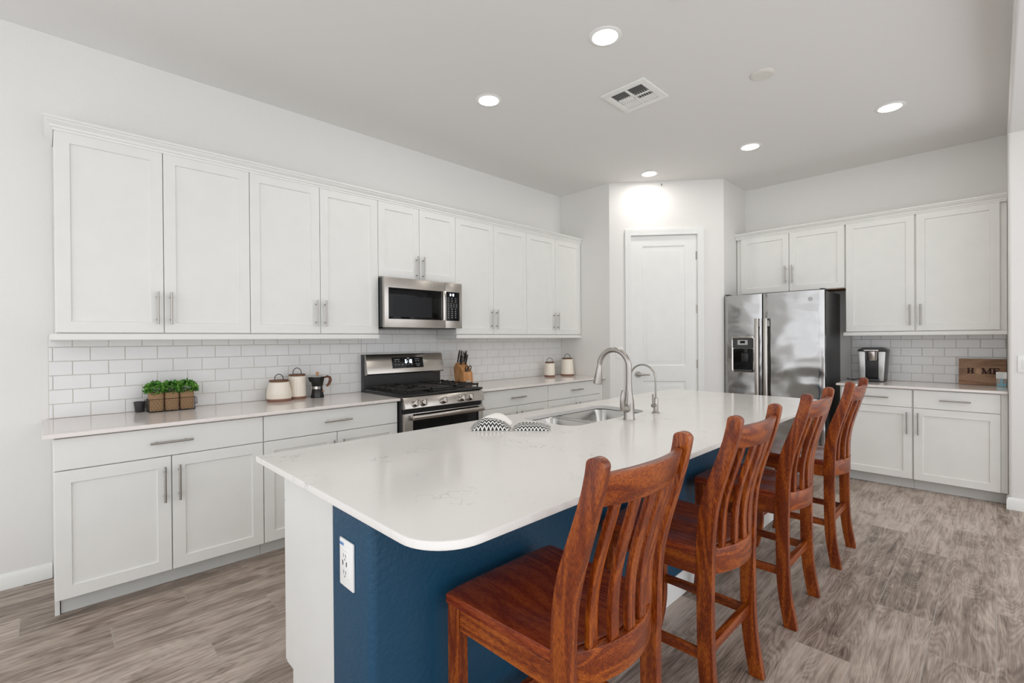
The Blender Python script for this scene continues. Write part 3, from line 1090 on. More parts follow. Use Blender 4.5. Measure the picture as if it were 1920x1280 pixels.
def digits(mb, txt, mp, w, z, h, t=0.0006):
    SEG = {'0': 'abcdef', '1': 'bc', '2': 'abged', '3': 'abgcd', '4': 'fgbc', '5': 'afgcd', '6': 'afgedc', '7': 'abc', '8': 'abcdefg', '9': 'abcdfg', 'E': 'afged'}
    ww, s_ = h * 0.5, h * 0.13
    for ch in txt:
        if ch == ':':
            for q in (0.28, 0.66):
                mb.box((w, 0, z + h * q), (w + s_, t, z + h * q + s_), mp)
            w += s_ * 2.4
            continue
        R_ = {'a': (0, h - s_, ww, h), 'g': (0, h / 2 - s_ / 2, ww, h / 2 + s_ / 2), 'd': (0, 0, ww, s_), 'f': (0, h / 2, s_, h), 'b': (ww - s_, h / 2, ww, h), 'e': (0, 0, s_, h / 2), 'c': (ww - s_, 0, ww, h / 2)}
        for k in SEG[ch]:
            a, b, c_, d_ = R_[k]
            mb.box((w + a, 0, z + b), (w + c_, t, z + d_), mp)
        w += ww + s_ * 1.6


bp2 = lambda w, d, z: bp(w, d + 0.002, z)
mb = MB(); digits(mb, '6:10', bp2, 2.222, 1.112, 0.03)
mb.build('clock_digits', M['digit'], ds, smooth=False)
mb = MB()
for w, z, a in ((2.118, 1.142, 0.05), (2.118, 1.128, 0.016), (2.15, 1.128, 0.016), (2.32, 1.142, 0.045), (2.325, 1.126, 0.014), (2.35, 1.126, 0.014), (2.12, 1.098, 0.014), (2.15, 1.098, 0.014), (2.185, 1.098, 0.018), (2.225, 1.098, 0.01), (2.25, 1.098, 0.01), (2.28, 1.098, 0.016), (2.325, 1.1, 0.016), (2.35, 1.1, 0.016), (2.335, 1.085, 0.03)):
    mb.box((w, 0, z), (w + a, 0.0004, z + 0.005), bp2)
mb.build('key_legends', M['keymark'], ds, smooth=False)
# grates, griddle and burners
zg = 0.9125
def grate(y0, y1):
    mb = MB()
    x0, x1, h = 0.12, 0.64, 0.03
    s_ = 0.011
    for a, b in (((x0, y0), (x1, y0 + s_)), ((x0, y1 - s_), (x1, y1)), ((x0, y0), (x0 + s_, y1)), ((x1 - s_, y0), (x1, y1)), (((x0 + x1) / 2 - s_ / 2, y0), ((x0 + x1) / 2 + s_ / 2, y1))):
        mb.box((a[0], a[1], zg + h - 0.012), (b[0], b[1], zg + h))
    ym = (y0 + y1) / 2
    for xc in ((3 * x0 + x1) / 4, (x0 + 3 * x1) / 4):
        for dx, dy in ((1, 0), (-1, 0), (0, 1), (0, -1), (0.7, 0.7), (-0.7, 0.7), (0.7, -0.7), (-0.7, -0.7)):
            a = Vector((xc + dx * 0.03, ym + dy * 0.03, zg + h - 0.006)); b_ = Vector((xc + dx * 0.125, ym + dy * min(0.105, (y1 - y0) / 2 - 0.008), zg + h - 0.004))
            mb.tube([a, b_], 0.0055, 6)
    for i in range(7):
        x = x0 + 0.005 + (x1 - x0 - 0.02) * i / 6
        for y in (y0, y1 - s_):
            mb.box((x, y, zg), (x + s_, y + s_, zg + h - 0.01))
            mb.box((x, y, zg + h - 0.002), (x + 0.016, y + s_, zg + h + 0.005))
    mb.build('grate', M['iron'], rg, bevel=0.0015, seg=1)
    for xc in ((3 * x0 + x1) / 4, (x0 + 3 * x1) / 4):
        mb = MB(); mb.lathe([(0, 0), (0.045, 0), (0.045, 0.006), (0.034, 0.009), (0.034, 0.016), (0, 0.018)], (xc, ym, zg), 24)
        mb.build('burner', M['iron'], rg, angle=40)


grate(1.885, 2.123)
grate(2.355, 2.595)
mb = MB(); mb.box((0.12, 2.128, zg), (0.64, 2.35, zg + 0.014)); mb.box((0.13, 2.134, zg + 0.014), (0.63, 2.344, zg + 0.026))
mb.build('griddle', M['iron'], rg, bevel=0.004)
# oven door
mb = MB(); mb.box((0.631, RY0 + 0.002, 0.2), (0.672, RY1 - 0.002, 0.768))
od = mb.build('oven_door', M['steel'], rg, bevel=0.004)
mb = MB(); mb.box((0.671, RY0 + 0.075, 0.3), (0.6745, RY1 - 0.055, 0.762))
mb.build('oven_window', M['glassblk'], od, bevel=0.001)
mb = MB(); mb.box((0.631, RY0 + 0.004, 0.771), (0.645, RY1 - 0.004, 0.7995))
mb.build('vent_gap', M['black'], rg)
mb = MB()
mb.prism([(0.71, 0.722), (0.722, 0.724), (0.728, 0.735), (0.728, 0.748), (0.722, 0.757), (0.71, 0.759)], 1.905, 2.588, lambda u, v, t: (u, t, v))
for y in (1.93, 2.565):
    mb.box((0.672, y - 0.014, 0.73), (0.712, y + 0.014, 0.752))
mb.build('handle', M['steel'], od, bevel=0.002)
mb = MB(); mb.box((0.631, RY0 + 0.002, 0.09), (0.67, RY1 - 0.002, 0.194))
mb.build('drawer', M['steel'], rg, bevel=0.004)

# ------------------------------------------------------------------ microwave
mw = thing('microwave', (0.2, 2.242, 1.41), 'stainless over-the-range microwave with a black door window', 'microwave')
MY0, MY1, MZ0, MZ1 = 1.868, 2.62, 1.41, 1.8025
mb = MB(); mb.box((0.0095, MY0, MZ0 + 0.006), (0.36, MY1 - 0.002, MZ1))
mb.build('body', M['dkgrey'], mw, bevel=0.003)
mb = MB(); mb.box((0.06, MY0 + 0.03, MZ0 - 0.006), (0.34, MY1 - 0.03, MZ0 + 0.0055))
mb.build('grease_filter', M['black'], mw)
xm = 0.3605
mb = MB(); mb.box((xm, 1.862, MZ0), (0.395, 2.4365, MZ1)); md = mb.build('door', M['steel'], mw, bevel=0.004)
mb = MB(); mb.box((xm, 2.4385, MZ0), (0.395, 2.6195, MZ1)); mc = mb.build('control_panel', M['steel'], mw, bevel=0.004)
mb = MB(); mb.box((0.3945, 1.897, 1.477), (0.397, 2.398, 1.722)); mwn = mb.build('window', M['glassblk'], md, bevel=0.001)
mb = MB(); mb.box((0.3968, 1.935, 1.497), (0.3974, 2.30, 1.66)); mb.build('window_mesh', M['glassgrey'], mwn)
mb = MB()
mb.prism([(2.401, 0.396), (2.401, 0.418), (2.408, 0.426), (2.428, 0.426), (2.4355, 0.418), (2.4355, 0.396)], 1.475, 1.725, lambda u, v, t: (v, u, t))
mb.build('handle', M['chrome'], md, bevel=0.002)
mb = MB(); mb.box((0.3945, 2.4505, 1.474), (0.397, 2.59, 1.722)); kp = mb.build('keypad', M['glassblk'], mc, bevel=0.001)
mk = lambda w, d, z: (0.3971 + d, w, z)
mb = MB(); digits(mb, '6:10', mk, 2.487, 1.688, 0.019)
mb.build('clock_digits', M['digit'], kp, smooth=False)
mb = MB()
for r_, z in enumerate((1.667, 1.65, 1.636, 1.618, 1.604, 1.59, 1.572, 1.552, 1.534, 1.516, 1.498)):
    for c_ in range(4 if r_ in (3, 4, 5) else 3):
        n_ = 4 if r_ in (3, 4, 5) else 3
        w = 2.462 + c_ * 0.115 / n_
        mb.box((w, 0, z), (w + 0.017, 0.0003, z + 0.0035), mk)
        if r_ > 5:
            mb.box((w + 0.004, 0, z + 0.005), (w + 0.011, 0.0003, z + 0.009), mk)
mb.build('key_legends', M['keymark'], kp, smooth=False)


def badge(parent, mp, w, z, r, depth=0.0025):
    """round maker's badge: ring with a script-like twist inside"""
    mb = MB()
    cN = [(w + r * math.cos(a), z + r * math.sin(a)) for a in [2 * PI * i / 28 for i in range(28)]]
    mb.prism(cN, 0.0, depth, lambda u, v, t: mp(u, t, v))
    b_ = mb.build('badge', M['silver'], parent, angle=40)
    mb = MB()
    mb.tube([mp(w + r * 0.84 * math.cos(a), depth, z + r * 0.84 * math.sin(a)) for a in [2 * PI * i / 28 for i in range(28)]], r * 0.05, 6, closed=True)
    pts = []
    for i in range(30):
        t = i / 29
        pts.append(mp(w + r * (-0.5 + t + 0.16 * math.sin(4 * PI * t)), depth, z + r * 0.36 * math.sin(4 * PI * t + 0.8)))
    mb.tube(pts, r * 0.06, 6)
    for q in (0, 1, 2, 3):
        a = q * PI / 2 + 0.6
        mb.tube([mp(w + r * 0.72 * math.cos(a + k), depth, z + r * 0.72 * math.sin(a + k)) for k in (0, 0.25, 0.5)], r * 0.05, 6)
    mb.build('badge_emblem', M['dkgrey'], b_)


badge(md, lambda w, d, z: (0.395 + d, w, z), 2.31, 1.768, 0.013, 0.0015)

# ------------------------------------------------------------------ refrigerator
fr = thing('refrigerator', (2.11, 5.5, 0), 'stainless side-by-side refrigerator with a water dispenser in its left door', 'refrigerator')
FX0, FX1, FYD, FZ = 1.652, 2.566, 5.2, 1.757
mb = MB(); mb.box((FX0 + 0.002, FYD + 0.072, 0.02), (FX1 - 0.002, 5.85, FZ - 0.006))
mb.box((FX0 + 0.05, 5.3, 0.0), (FX1 - 0.05, 5.8, 0.02))
mb.build('body', M['fridgeside'], fr, bevel=0.004)
MF = lambda w, d, z: (w, FYD - d, z)


def crowned(name, w0, w1, cut=None):
    """door with a gently bowed front"""
    mb = MB()
    n = 12
    loop = [(w0, -0.066), (w0, -0.01)]
    for i in range(n + 1):
        t = i / n
        w = w0 + 0.008 + (w1 - w0 - 0.016) * t
        loop.append((w, 0.0 - 0.006 * (2 * t - 1) ** 2 + 0.0))
    loop += [(w1, -0.01), (w1, -0.066)]
    mb.prism(loop, 0.06, FZ, lambda u, v, t: MF(u, v, t))
    return mb.build(name, M['fridge'], fr, angle=30)


ld = crowned('freezer_door', FX0, 2.0205)
rd = crowned('fridge_door', 2.0325, FX1)
for dpar, w0, w1 in ((ld, 1.962, 2.008), (rd, 2.044, 2.09)):
    mb = MB()
    mb.prism([(0.052, w0 + 0.004), (0.06, w0 + 0.012), (0.06, w1 - 0.012), (0.052, w1 - 0.004), (0.042, w1 - 0.004), (0.042, w0 + 0.004)], 0.42, 1.505, lambda u, v, t: MF(v, u, t))
    for z in (0.47, 1.455):
        mb.box((w0 + 0.01, -0.003, z - 0.03), (w1 - 0.01, 0.045, z + 0.03), MF)
    mb.build('handle', M['steel'], dpar, bevel=0.003)
# dispenser
dp = MB()
dp.loft([[MF(u, d_, v) for u, v in rrect(1.722 + e, 0.95 + e, 1.952 - e, 1.318 - e, 0.02, 4)] for e, d_ in ((0, -0.004), (0, 0.004), (0.006, 0.006), (0.012, 0.002), (0.014, 0.0005))])
dpo = dp.build('dispenser', M['chrome'], ld, angle=30)
mb = MB(); mb.prism(rrect(1.737, 1.2, 1.937, 1.303, 0.01, 3), 0.0006, 0.004, lambda u, v, t: MF(u, t, v)); mb.build('dispenser_panel', M['dkgrey'], dpo)
mb = MB(); mb.prism(rrect(1.739, 0.966, 1.935, 1.198, 0.014, 3), 0.0006, 0.0025, lambda u, v, t: MF(u, t, v)); mb.build('dispenser_recess', M['glassblk'], dpo)
mb = MB()
mb.box((1.785, 0.004, 1.236), (1.885, 0.0052, 1.286), MF); mb.build('display', M['silver'], dpo)
mb = MB()
mb.box((1.81, 0.005, 1.252), (1.86, 0.0058, 1.278), MF); mb.build('screen', M['glassblk'], dpo)
mb = MB()
mb.box((1.825, 0.0025, 1.06), (1.895, 0.014, 1.15), MF); mb.box((1.85, 0.0025, 1.15), (1.885, 0.011, 1.195), MF)
mb.build('paddle', M['black'], dpo, bevel=0.003)
mb = MB(); mb.box((1.745, 0.002, 0.966), (1.93, 0.012, 0.978), MF); mb.build('drip_tray', M['dkgrey'], dpo)
for w in (1.672, 2.545):
    mb = MB(); mb.box((w - 0.02, -0.11, FZ + 0.0003), (w + 0.02, -0.02, FZ + 0.016), MF); mb.build('hinge_cover', M['dkgrey'], fr, bevel=0.003)
badge(rd, lambda w, d, z: (w, FYD + 0.004 - d, z), 2.452, 1.675, 0.021)

# ------------------------------------------------------------------ counter stools
st = thing('counter_stool', (0, 0, 0), 'x', 'stool', 'stained oak counter stools along the island')
OX = 2.82   # plan origin used for the measured profile (world x)


def rear_path(z):
    """x of the post's centre line against height"""
    T = [(0.0, 3.046), (0.06, 3.034), (0.14, 3.021), (0.22, 3.014), (0.3, 3.012), (0.45, 3.011), (0.56, 3.012), (0.64, 3.014), (0.70, 3.018), (0.76, 3.028), (0.81, 3.042), (0.87, 3.062), (0.94, 3.086), (1.0, 3.103), (1.06, 3.115)]
    for (a, xa), (b, xb) in zip(T, T[1:]):
        if z <= b:
            t = max(0, (z - a) / (b - a))
            return xa + (xb - xa) * t - OX
    return T[-1][1] - OX


def smooth_path(z):
    return (rear_path(max(0, z - 0.03)) + rear_path(z) + rear_path(min(1.06, z + 0.03))) / 3


HW = 0.207     # half width at the rear, outer faces
for sgn in (-1, 1):
    mb = MB()
    y0, y1 = sgn * HW, sgn * (HW - 0.029)
    zs = [1.046 * i / 44 for i in range(45)]
    L, Rr = [], []
    for z in zs:
        w = 0.0255 + (0.002 if z > 0.5 else 0)
        dx = (smooth_path(z + 0.01) - smooth_path(max(0, z - 0.01))) / 0.02
        nx = 1 / math.sqrt(1 + dx * dx)
        if z > 0.78:
            w -= 0.0055 * min(1, (z - 0.78) / 0.2)
        L.append((smooth_path(z) - w * nx, z + w * dx * nx * 0.6))
        Rr.append((smooth_path(z) + w * nx, z - w * dx * nx * 0.6))
    tx = smooth_path(1.05); dxt = 0.25
    a0 = Vector(L[-1]); a1 = Vector(Rr[-1])
    cap = []
    mid = (a0 + a1) / 2
    half = (a1 - a0) / 2
    perp = Vector((-half.y, half.x))
    if perp.y < 0: perp = -perp
    for i in range(1, 16):
        a = PI * i / 16
        cap.append(mid - half * math.cos(a) + perp * math.sin(a) * 0.75)
    left = [(p[0], max(0, p[1])) for p in L]
    right = [(p[0], max(0, p[1])) for p in Rr]
    # strips keep the profile faces well shaped
    ringsA = []
    for (lx, lz), (rx, rz) in zip(left, right):
        ringsA.append([(lx, y0, lz), (rx, y0, rz), (rx, y1, rz), (lx, y1, lz)])
    n_ = len(cap)
    for k in range(n_ // 2):
        p, q = cap[k], cap[n_ - 1 - k]
        ringsA.append([(p.x, y0, p.y), (q.x, y0, q.y), (q.x, y1, q.y), (p.x, y1, p.y)])
    mb.loft(ringsA)
    mb.build('rear_post', M['wood'][2], st, bevel=0.0035, seg=2, angle=50)

FHW = 0.215
for sgn in (-1, 1):
    mb = MB()
    y0, y1 = sgn * FHW, sgn * (FHW - 0.032)
    rings = []
    for i in range(21):
        z = 0.572 * i / 20
        k = max(0, (0.2 - z) / 0.2)
        x0 = 2.612 - OX - 0.018 * k * k
        x1 = 2.662 - OX - 0.03 * k * k
        rings.append([(x0, y0, z), (x1, y0, z), (x1, y1, z), (x0, y1, z)])
    mb.loft(rings)
    mb.build('front_leg', M['wood'][2], st, bevel=0.003, angle=50)

# scooped seat
mb = MB()
bm = mb.bm
nx, ny = 22, 24
xa, xb = 2.602 - OX, 2.985 - OX
zt, th = 0.604, 0.03


def seat_z(x, y):
    u = (x - xa) / (xb - xa)
    v = y / 0.21
    d = 0.0
    for c_ in (-0.42, 0.42):
        d += math.exp(-((u - 0.62) / 0.26) ** 2 - ((v - c_) / 0.36) ** 2)
    return zt - 0.014 * min(1.0, d) - 0.004 * max(0, 0.12 - u) / 0.12


T_, B_ = [], []
for j in range(ny + 1):
    a, b_ = [], []
    for i in range(nx + 1):
        u = i / nx
        hw = 0.222 - 0.02 * u
        yq = -hw + 2 * hw * j / ny
        xe = xb if abs(yq) > 0.172 else 2.9985 - OX + 0.05 * (1 - (yq / 0.1775) ** 2)
        x = xa + (xe - xa) * u
        y = -hw + 2 * hw * j / ny
        if u == 0:
            x += 0.012 * (abs(y) / hw) ** 6
        a.append(bm.verts.new((x, y, seat_z(x, y))))
        b_.append(bm.verts.new((x, y, zt - th)))
    T_.append(a); B_.append(b_)
for g_ in (T_, B_):
    for j in range(ny):
        for i in range(nx):
            bm.faces.new([g_[j][i], g_[j][i + 1], g_[j + 1][i + 1], g_[j + 1][i]])
for i in range(nx):
    bm.faces.new([T_[0][i], T_[0][i + 1], B_[0][i + 1], B_[0][i]])
    bm.faces.new([T_[ny][i], T_[ny][i + 1], B_[ny][i + 1], B_[ny][i]])
for j in range(ny):
    bm.faces.new([T_[j][0], T_[j + 1][0], B_[j + 1][0], B_[j][0]])
    bm.faces.new([T_[j][nx], T_[j + 1][nx], B_[j + 1][nx], B_[j][nx]])
mb.build('seat', M['seatwood'], st, bevel=0.003, seg=2, angle=45)
# aprons and stretchers
for sgn in (-1, 1):
    mb = MB(); mb.hexa([(2.663 - OX, sgn * 0.212, 0.512), (2.986 - OX, sgn * 0.2035, 0.512), (2.986 - OX, sgn * 0.186, 0.512), (2.663 - OX, sgn * 0.194, 0.512),
                        (2.663 - OX, sgn * 0.212, 0.5735), (2.986 - OX, sgn * 0.2035, 0.5735), (2.986 - OX, sgn * 0.186, 0.5735), (2.663 - OX, sgn * 0.194, 0.5735)])
    mb.build('side_apron', M['wood'][0], st, bevel=0.001, seg=1)
    mb = MB(); mb.hexa([(2.655 - OX, sgn * 0.206, 0.227), (2.99 - OX, sgn * 0.2, 0.227), (2.99 - OX, sgn * 0.186, 0.227), (2.655 - OX, sgn * 0.192, 0.227),
                        (2.655 - OX, sgn * 0.206, 0.263), (2.99 - OX, sgn * 0.2, 0.263), (2.99 - OX, sgn * 0.186, 0.263), (2.655 - OX, sgn * 0.192, 0.263)])
    mb.build('side_stretcher', M['wood'][0], st, bevel=0.002)
mb = MB(); mb.box((2.62 - OX, -0.183, 0.512), (2.64 - OX, 0.183, 0.5735)); mb.build('front_apron', M['wood'][1], st, bevel=0.001, seg=1)
mb = MB(); mb.box((2.612 - OX, -0.183, 0.165), (2.634 - OX, 0.183, 0.2)); mb.build('foot_rail', M['wood'][1], st, bevel=0.003)
mb = MB(); mb.box((3.0 - OX, -0.1775, 0.24), (3.022 - OX, 0.1775, 0.277)); mb.build('rear_stretcher', M['wood'][1], st, bevel=0.002)


def bowed(z0, z1, bow, t, yhalf, top_arch=0.0):
    mb = MB()
    rings = []
    for i in range(25):
        y = -yhalf + 2 * yhalf * i / 24
        b_ = bow * (1 - (y / yhalf) ** 2)
        ring = []
        for z, o_ in ((z0, -t / 2), (z0, t / 2), ((z0 + z1) / 2, t / 2), (z1 + top_arch * (1 - (y / yhalf) ** 2), t / 2), (z1 + top_arch * (1 - (y / yhalf) ** 2), -t / 2), ((z0 + z1) / 2, -t / 2)):
            ring.append((smooth_path(min(z, 1.05)) + b_ + o_, y, z))
        rings.append(ring)
    mb.loft(rings)
    return mb


bowed(0.948, 1.022, 0.036, 0.022, 0.1775, 0.006).build('crest_rail', M['wood'][1], st, bevel=0.003, angle=50)
bowed(0.515, 0.602, 0.05, 0.022, 0.1775).build('lower_rail', M['wood'][1], st, bevel=0.003, angle=50)
for k in range(5):
    y = (k - 2) * 0.062
    mb = MB()
    rings = []
    for i in range(23):
        z = 0.6025 + (0.952 - 0.6025) * i / 22
        f_ = (z - 0.6025) / 0.35
        bow = (0.05 * (1 - f_) + 0.036 * f_) * (1 - (y / 0.1775) ** 2)
        x = smooth_path(z) + bow
        rings.append([(x - 0.0075, y - 0.016, z), (x + 0.0075, y - 0.016, z), (x + 0.0075, y + 0.016, z), (x - 0.0075, y + 0.016, z)])
    mb.loft(rings)
    mb.build('slat', M['wood'][2], st, bevel=0.0025, angle=50)

LBL = ['reddish oak slat-back counter stool nearest the viewer, at the blue island end',
       'reddish oak slat-back counter stool second from the blue island end',
       'reddish oak slat-back counter stool third from the blue island end',
       'reddish oak slat-back counter stool farthest away, nearest the refrigerator']
for i, (y, dx, rz) in enumerate(((1.015, 0.0, 0.0), (1.762, 0.0, 0.0), (2.578, 0.0, 0.0), (3.385, 0.012, 0.0))):
    o = st if i == 0 else copy_tree(st)
    o.location = (OX + dx, y, 0)
    o.rotation_euler = (0, 0, rz)
    o['label'] = LBL[i]

# ------------------------------------------------------------------ planter group
BX, BY0, BY1 = 0.105, 0.435, 0.668
bk = thing('wire_basket', (BX, (BY0 + BY1) / 2, ZC), 'black chicken-wire basket holding three burlap pots of greenery', 'basket')
mb = MB()
hx = 0.043
zb, ztb = ZC + 0.0025, ZC + 0.078
for z in (zb, ztb):
    mb.tube([(BX - hx, BY0, z), (BX + hx, BY0, z), (BX + hx, BY1, z), (BX - hx, BY1, z)], 0.0016, 6, closed=False)
    mb.tube([(BX - hx, BY1, z), (BX - hx, BY0, z)], 0.0016, 6)
for x in (BX - hx, BX + hx):
    for y in (BY0, BY1):
        mb.tube([(x, y, zb), (x, y, ztb)], 0.0016, 6)
for y in (BY0 + 0.04, (BY0 + BY1) / 2, BY1 - 0.04):
    mb.tube([(BX - hx, y, zb), (BX + hx, y, zb)], 0.0014, 6)
mb.build('frame', M['wire'], bk)
mb = MB()
s_ = 0.0095
def hexes(mp, w0, w1):
    dw, dz = s_ * math.sqrt(3), s_ * 1.5
    r_ = 0
    z = zb + s_
    while z < ztb - s_ * 0.5:
        w = w0 + dw / 2 + (dw / 2 if r_ % 2 else 0)
        while w < w1 - dw * 0.3:
            q = [mp(w + s_ * math.sin(a), z + s_ * math.cos(a)) for a in (PI / 3, 2 * PI / 3, PI, 4 * PI / 3)]
            mb.tube(q, 0.0005, 4)
            w += dw
        z += dz
        r_ += 1
hexes(lambda w, z: (BX + hx, w, z), BY0, BY1)
hexes(lambda w, z: (w, BY0, z), BX - hx, BX + hx)
hexes(lambda w, z: (w, BY1, z), BX - hx, BX + hx)
mb.build('wire_mesh', M['wire'], bk)
for y, sg in ((BY0, -1), (BY1, 1)):
    mb = MB(); mb.tube([(BX - 0.025, y, ztb), (BX - 0.025, y + sg * 0.012, ztb - 0.004), (BX - 0.025, y + sg * 0.014, zb + 0.03), (BX + 0.025, y + sg * 0.014, zb + 0.03), (BX + 0.025, y + sg * 0.012, ztb - 0.004), (BX + 0.025, y, ztb)], 0.0018, 6)
    mb.build('handle', M['wire'], bk)
PLBL = ['left', 'middle', 'right']
for k in range(3):
    cy = BY0 + 0.039 + k * 0.0775
    t = thing('potted_plant', (BX, cy, ZC + 0.004), 'small green plant in a burlap-wrapped pot, %s of the three in the wire basket' % PLBL[k], 'potted plant', 'burlap potted plants')
    mb = MB()
    rings = []
    for f_, z in ((0.8, 0.0), (0.93, 0.003), (0.97, 0.02), (1.0, 0.06), (1.02, 0.106), (1.03, 0.112), (0.96, 0.112), (0.94, 0.1)):
        rings.append([(BX + x, cy + y, ZC + 0.0045 + z) for x, y in rrect(-0.0385 * f_, -0.0365 * f_, 0.0385 * f_, 0.0365 * f_, 0.018 * f_, 5)])
    mb.loft(rings)
    mb.build('pot', M['burlap'], t, angle=40)
    rnd = random.Random(20 + k)
    mb = MB()
    for i in range(520):
        a = rnd.uniform(0, 2 * PI); ph = math.acos(rnd.uniform(-0.45, 1))
        rad = rnd.uniform(0.55, 1.0)
        d = Vector((math.cos(a) * math.sin(ph), math.sin(a) * math.sin(ph), math.cos(ph)))
        p = Vector((BX + 0.006, cy, ZC + 0.132)) + Vector((d.x * 0.062, d.y * 0.058, d.z * 0.05)) * rad
        if abs(p.y - cy) > 0.037 and ((k > 0 and p.y < cy) or (k < 2 and p.y > cy)): p.y = cy + math.copysign(rnd.uniform(0.018, 0.036), p.y - cy)
        if p.x < 0.018: p.x = 0.018 + rnd.uniform(0, 0.012)
        out = (d + Vector((rnd.uniform(-0.5, 0.5), rnd.uniform(-0.5, 0.5), rnd.uniform(-0.1, 0.7)))).normalized()
        sd = out.cross(Vector((rnd.uniform(-1, 1), rnd.uniform(-1, 1), rnd.uniform(-1, 1)))).normalized()
        nn = sd.cross(out)
        L_, w_ = rnd.uniform(0.011, 0.0165), rnd.uniform(0.006, 0.0095)
        q = [p, p + out * L_ * 0.45 + sd * w_ + nn * 0.0016, p + out * L_, p + out * L_ * 0.45 - sd * w_ + nn * 0.0016]
        if k > 0: q = [Vector((x.x, max(x.y, cy - 0.0385), x.z)) for x in q]
        if k < 2: q = [Vector((x.x, min(x.y, cy + 0.0385), x.z)) for x in q]
        vs = [mb.bm.verts.new(x) for x in q]
        mb.bm.faces.new([vs[0], vs[1], vs[2]]); mb.bm.faces.new([vs[0], vs[2], vs[3]])
    mb.build('foliage', M['leaf'], t, smooth=False)
mb = MB()
mb.lathe([(0, 0), (0.021, 0), (0.023, 0.004), (0.0295, 0.058), (0.030, 0.062), (0.027, 0.062), (0.021, 0.01), (0, 0.01)], (0.045, 0.402, ZC + 0.0005), 24)
tag(mb.build('small_pot', M['dkgrey'], loc=(0.045, 0.402, ZC)), 'small dark grey metal pot at the left end of the wire basket', 'pot')

# ------------------------------------------------------------------ canisters
def canister(x, y, prof, label, rl, ztop, rhandle, group='cream stoneware canisters', flute=0, fz=(0, 0)):
    t = thing('canister', (x, y, ZC), label, 'canister', group)
    z0 = ZC + 0.0005
    mb = MB()
    mb.lathe([(0, 0.0), (prof[0][0] * 0.98, 0.0), (prof[0][0], 0.004), (prof[0][0] * 1.0, 0.019), (0, 0.019)], (x, y, z0), 40)
    mb.build('base', M['clay'], t, angle=40)
    mb = MB(); mb.lathe([(0, 0.0195)] + [(r, z) for r, z in prof] + [(prof[-1][0] - 0.006, prof[-1][1] + 0.003), (0, prof[-1][1] + 0.003)], (x, y, z0), 96 if flute else 48, flute=flute, fl=0.0022, fz=fz)
    mb.build('body', M['cream'], t, angle=50 if not flute else 60)
    mb = MB(); zz = prof[-1][1] + 0.0035
    mb.lathe([(0, zz), (rl, zz), (rl + 0.001, zz + 0.003), (rl + 0.001, zz + 0.009), (rl - 0.002, zz + 0.012), (0, zz + 0.012)], (x, y, z0), 40)
    ld = mb.build('lid', M['lidwood'], t, angle=40)
    mb = MB(); pts = []
    zl = z0 + zz + 0.011
    for i in range(17):
        a = PI * i / 16
        pts.append((x - rhandle * math.cos(a) * 0.7, y - rhandle * 0.72 * math.cos(a), zl + ztop * (0.25 + 0.75 * math.sin(a)) if 0 < i < 16 else zl))
    mb.tube(pts, 0.0026, 8)
    mb.build('lid_handle', M['wire'], ld)
    return t


canister(0.125, 1.178, [(0.08, 0.0195), (0.082, 0.03), (0.0815, 0.045)] + [(0.0815 - 0.017 * (i / 20) ** 1.5 + 0.0011 * (i % 2), 0.045 + 0.085 * i / 20) for i in range(21)] + [(0.063, 0.134)],
         'squat ridged cream canister with wooden lid, the front one of the left pair', 0.063, 0.04, 0.03)
canister(0.085, 1.318, [(0.06, 0.0195), (0.06, 0.03), (0.058, 0.16), (0.056, 0.165)],
         'taller vertically fluted cream canister with wooden lid behind the squat one', 0.055, 0.046, 0.03, flute=24, fz=(0.025, 0.162))
canister(0.15, 4.07, [(0.059, 0.0195), (0.059, 0.03), (0.054, 0.148), (0.052, 0.152)], 'shorter smooth cream canister with wooden lid in the far corner', 0.052, 0.046, 0.032)
canister(0.19, 4.335, [(0.077, 0.0195), (0.077, 0.03), (0.063, 0.186), (0.061, 0.19)], 'tallest cream canister with wooden lid, against the pantry wall', 0.061, 0.046, 0.032)

# moka pot
MX, MYc = 0.12, 1.452
mk_ = thing('moka_pot', (MX, MYc, ZC), 'black stovetop moka pot with wooden handle left of the range', 'coffee pot')
z0 = ZC + 0.0005


def octo(prof, n=8):
    mb = MB()
    mb.lathe(prof, (MX, MYc, z0), n)
    return mb


octo([(0, 0), (0.05, 0), (0.05, 0.003), (0.041, 0.06), (0.0385, 0.064), (0, 0.064)]).build('boiler', M['black'], mk_, bevel=0.0015, angle=20)
mb = MB(); mb.lathe([(0, 0.0643), (0.038, 0.0643), (0.038, 0.084), (0, 0.084)], (MX, MYc, z0), 28); mb.build('collar', M['chrome'], mk_, angle=40)
octo([(0, 0.0843), (0.0385, 0.0843), (0.042, 0.092), (0.053, 0.15), (0.053, 0.154), (0, 0.154)]).build('upper_chamber', M['black'], mk_, bevel=0.0015, angle=20)
mb = octo([(0, 0.1543), (0.053, 0.1543), (0.05, 0.159), (0.02, 0.167), (0, 0.168)]); ld = mb.build('lid', M['silver'], mk_, angle=20)
mb = MB(); mb.lathe([(0, 0.1665), (0.009, 0.1665), (0.008, 0.172), (0.011, 0.184), (0.008, 0.191), (0, 0.192)], (MX, MYc, z0), 16); mb.build('lid_knob', M['block'], ld, angle=50)
mb = MB()
hd = Vector((0.45, 0.9, 0)).normalized()
sp = MB(); c0 = Vector((MX, MYc, z0)) - hd * 0.046
sp.hexa([c0 + Vector((0.008, -0.012, 0.118)), c0 + Vector((-0.008, 0.012, 0.118)) * 1.0, c0 + hd * 0.01 + Vector((0, 0, 0.118)), c0 + hd * 0.012 + Vector((0.004, -0.006, 0.118)), c0 - hd * 0.016 + Vector((0.006, -0.006, 0.152)), c0 - hd * 0.016 + Vector((-0.006, 0.006, 0.152)), c0 + hd * 0.01 + Vector((-0.008, 0.014, 0.152)), c0 + hd * 0.01 + Vector((0.01, -0.014, 0.152))])
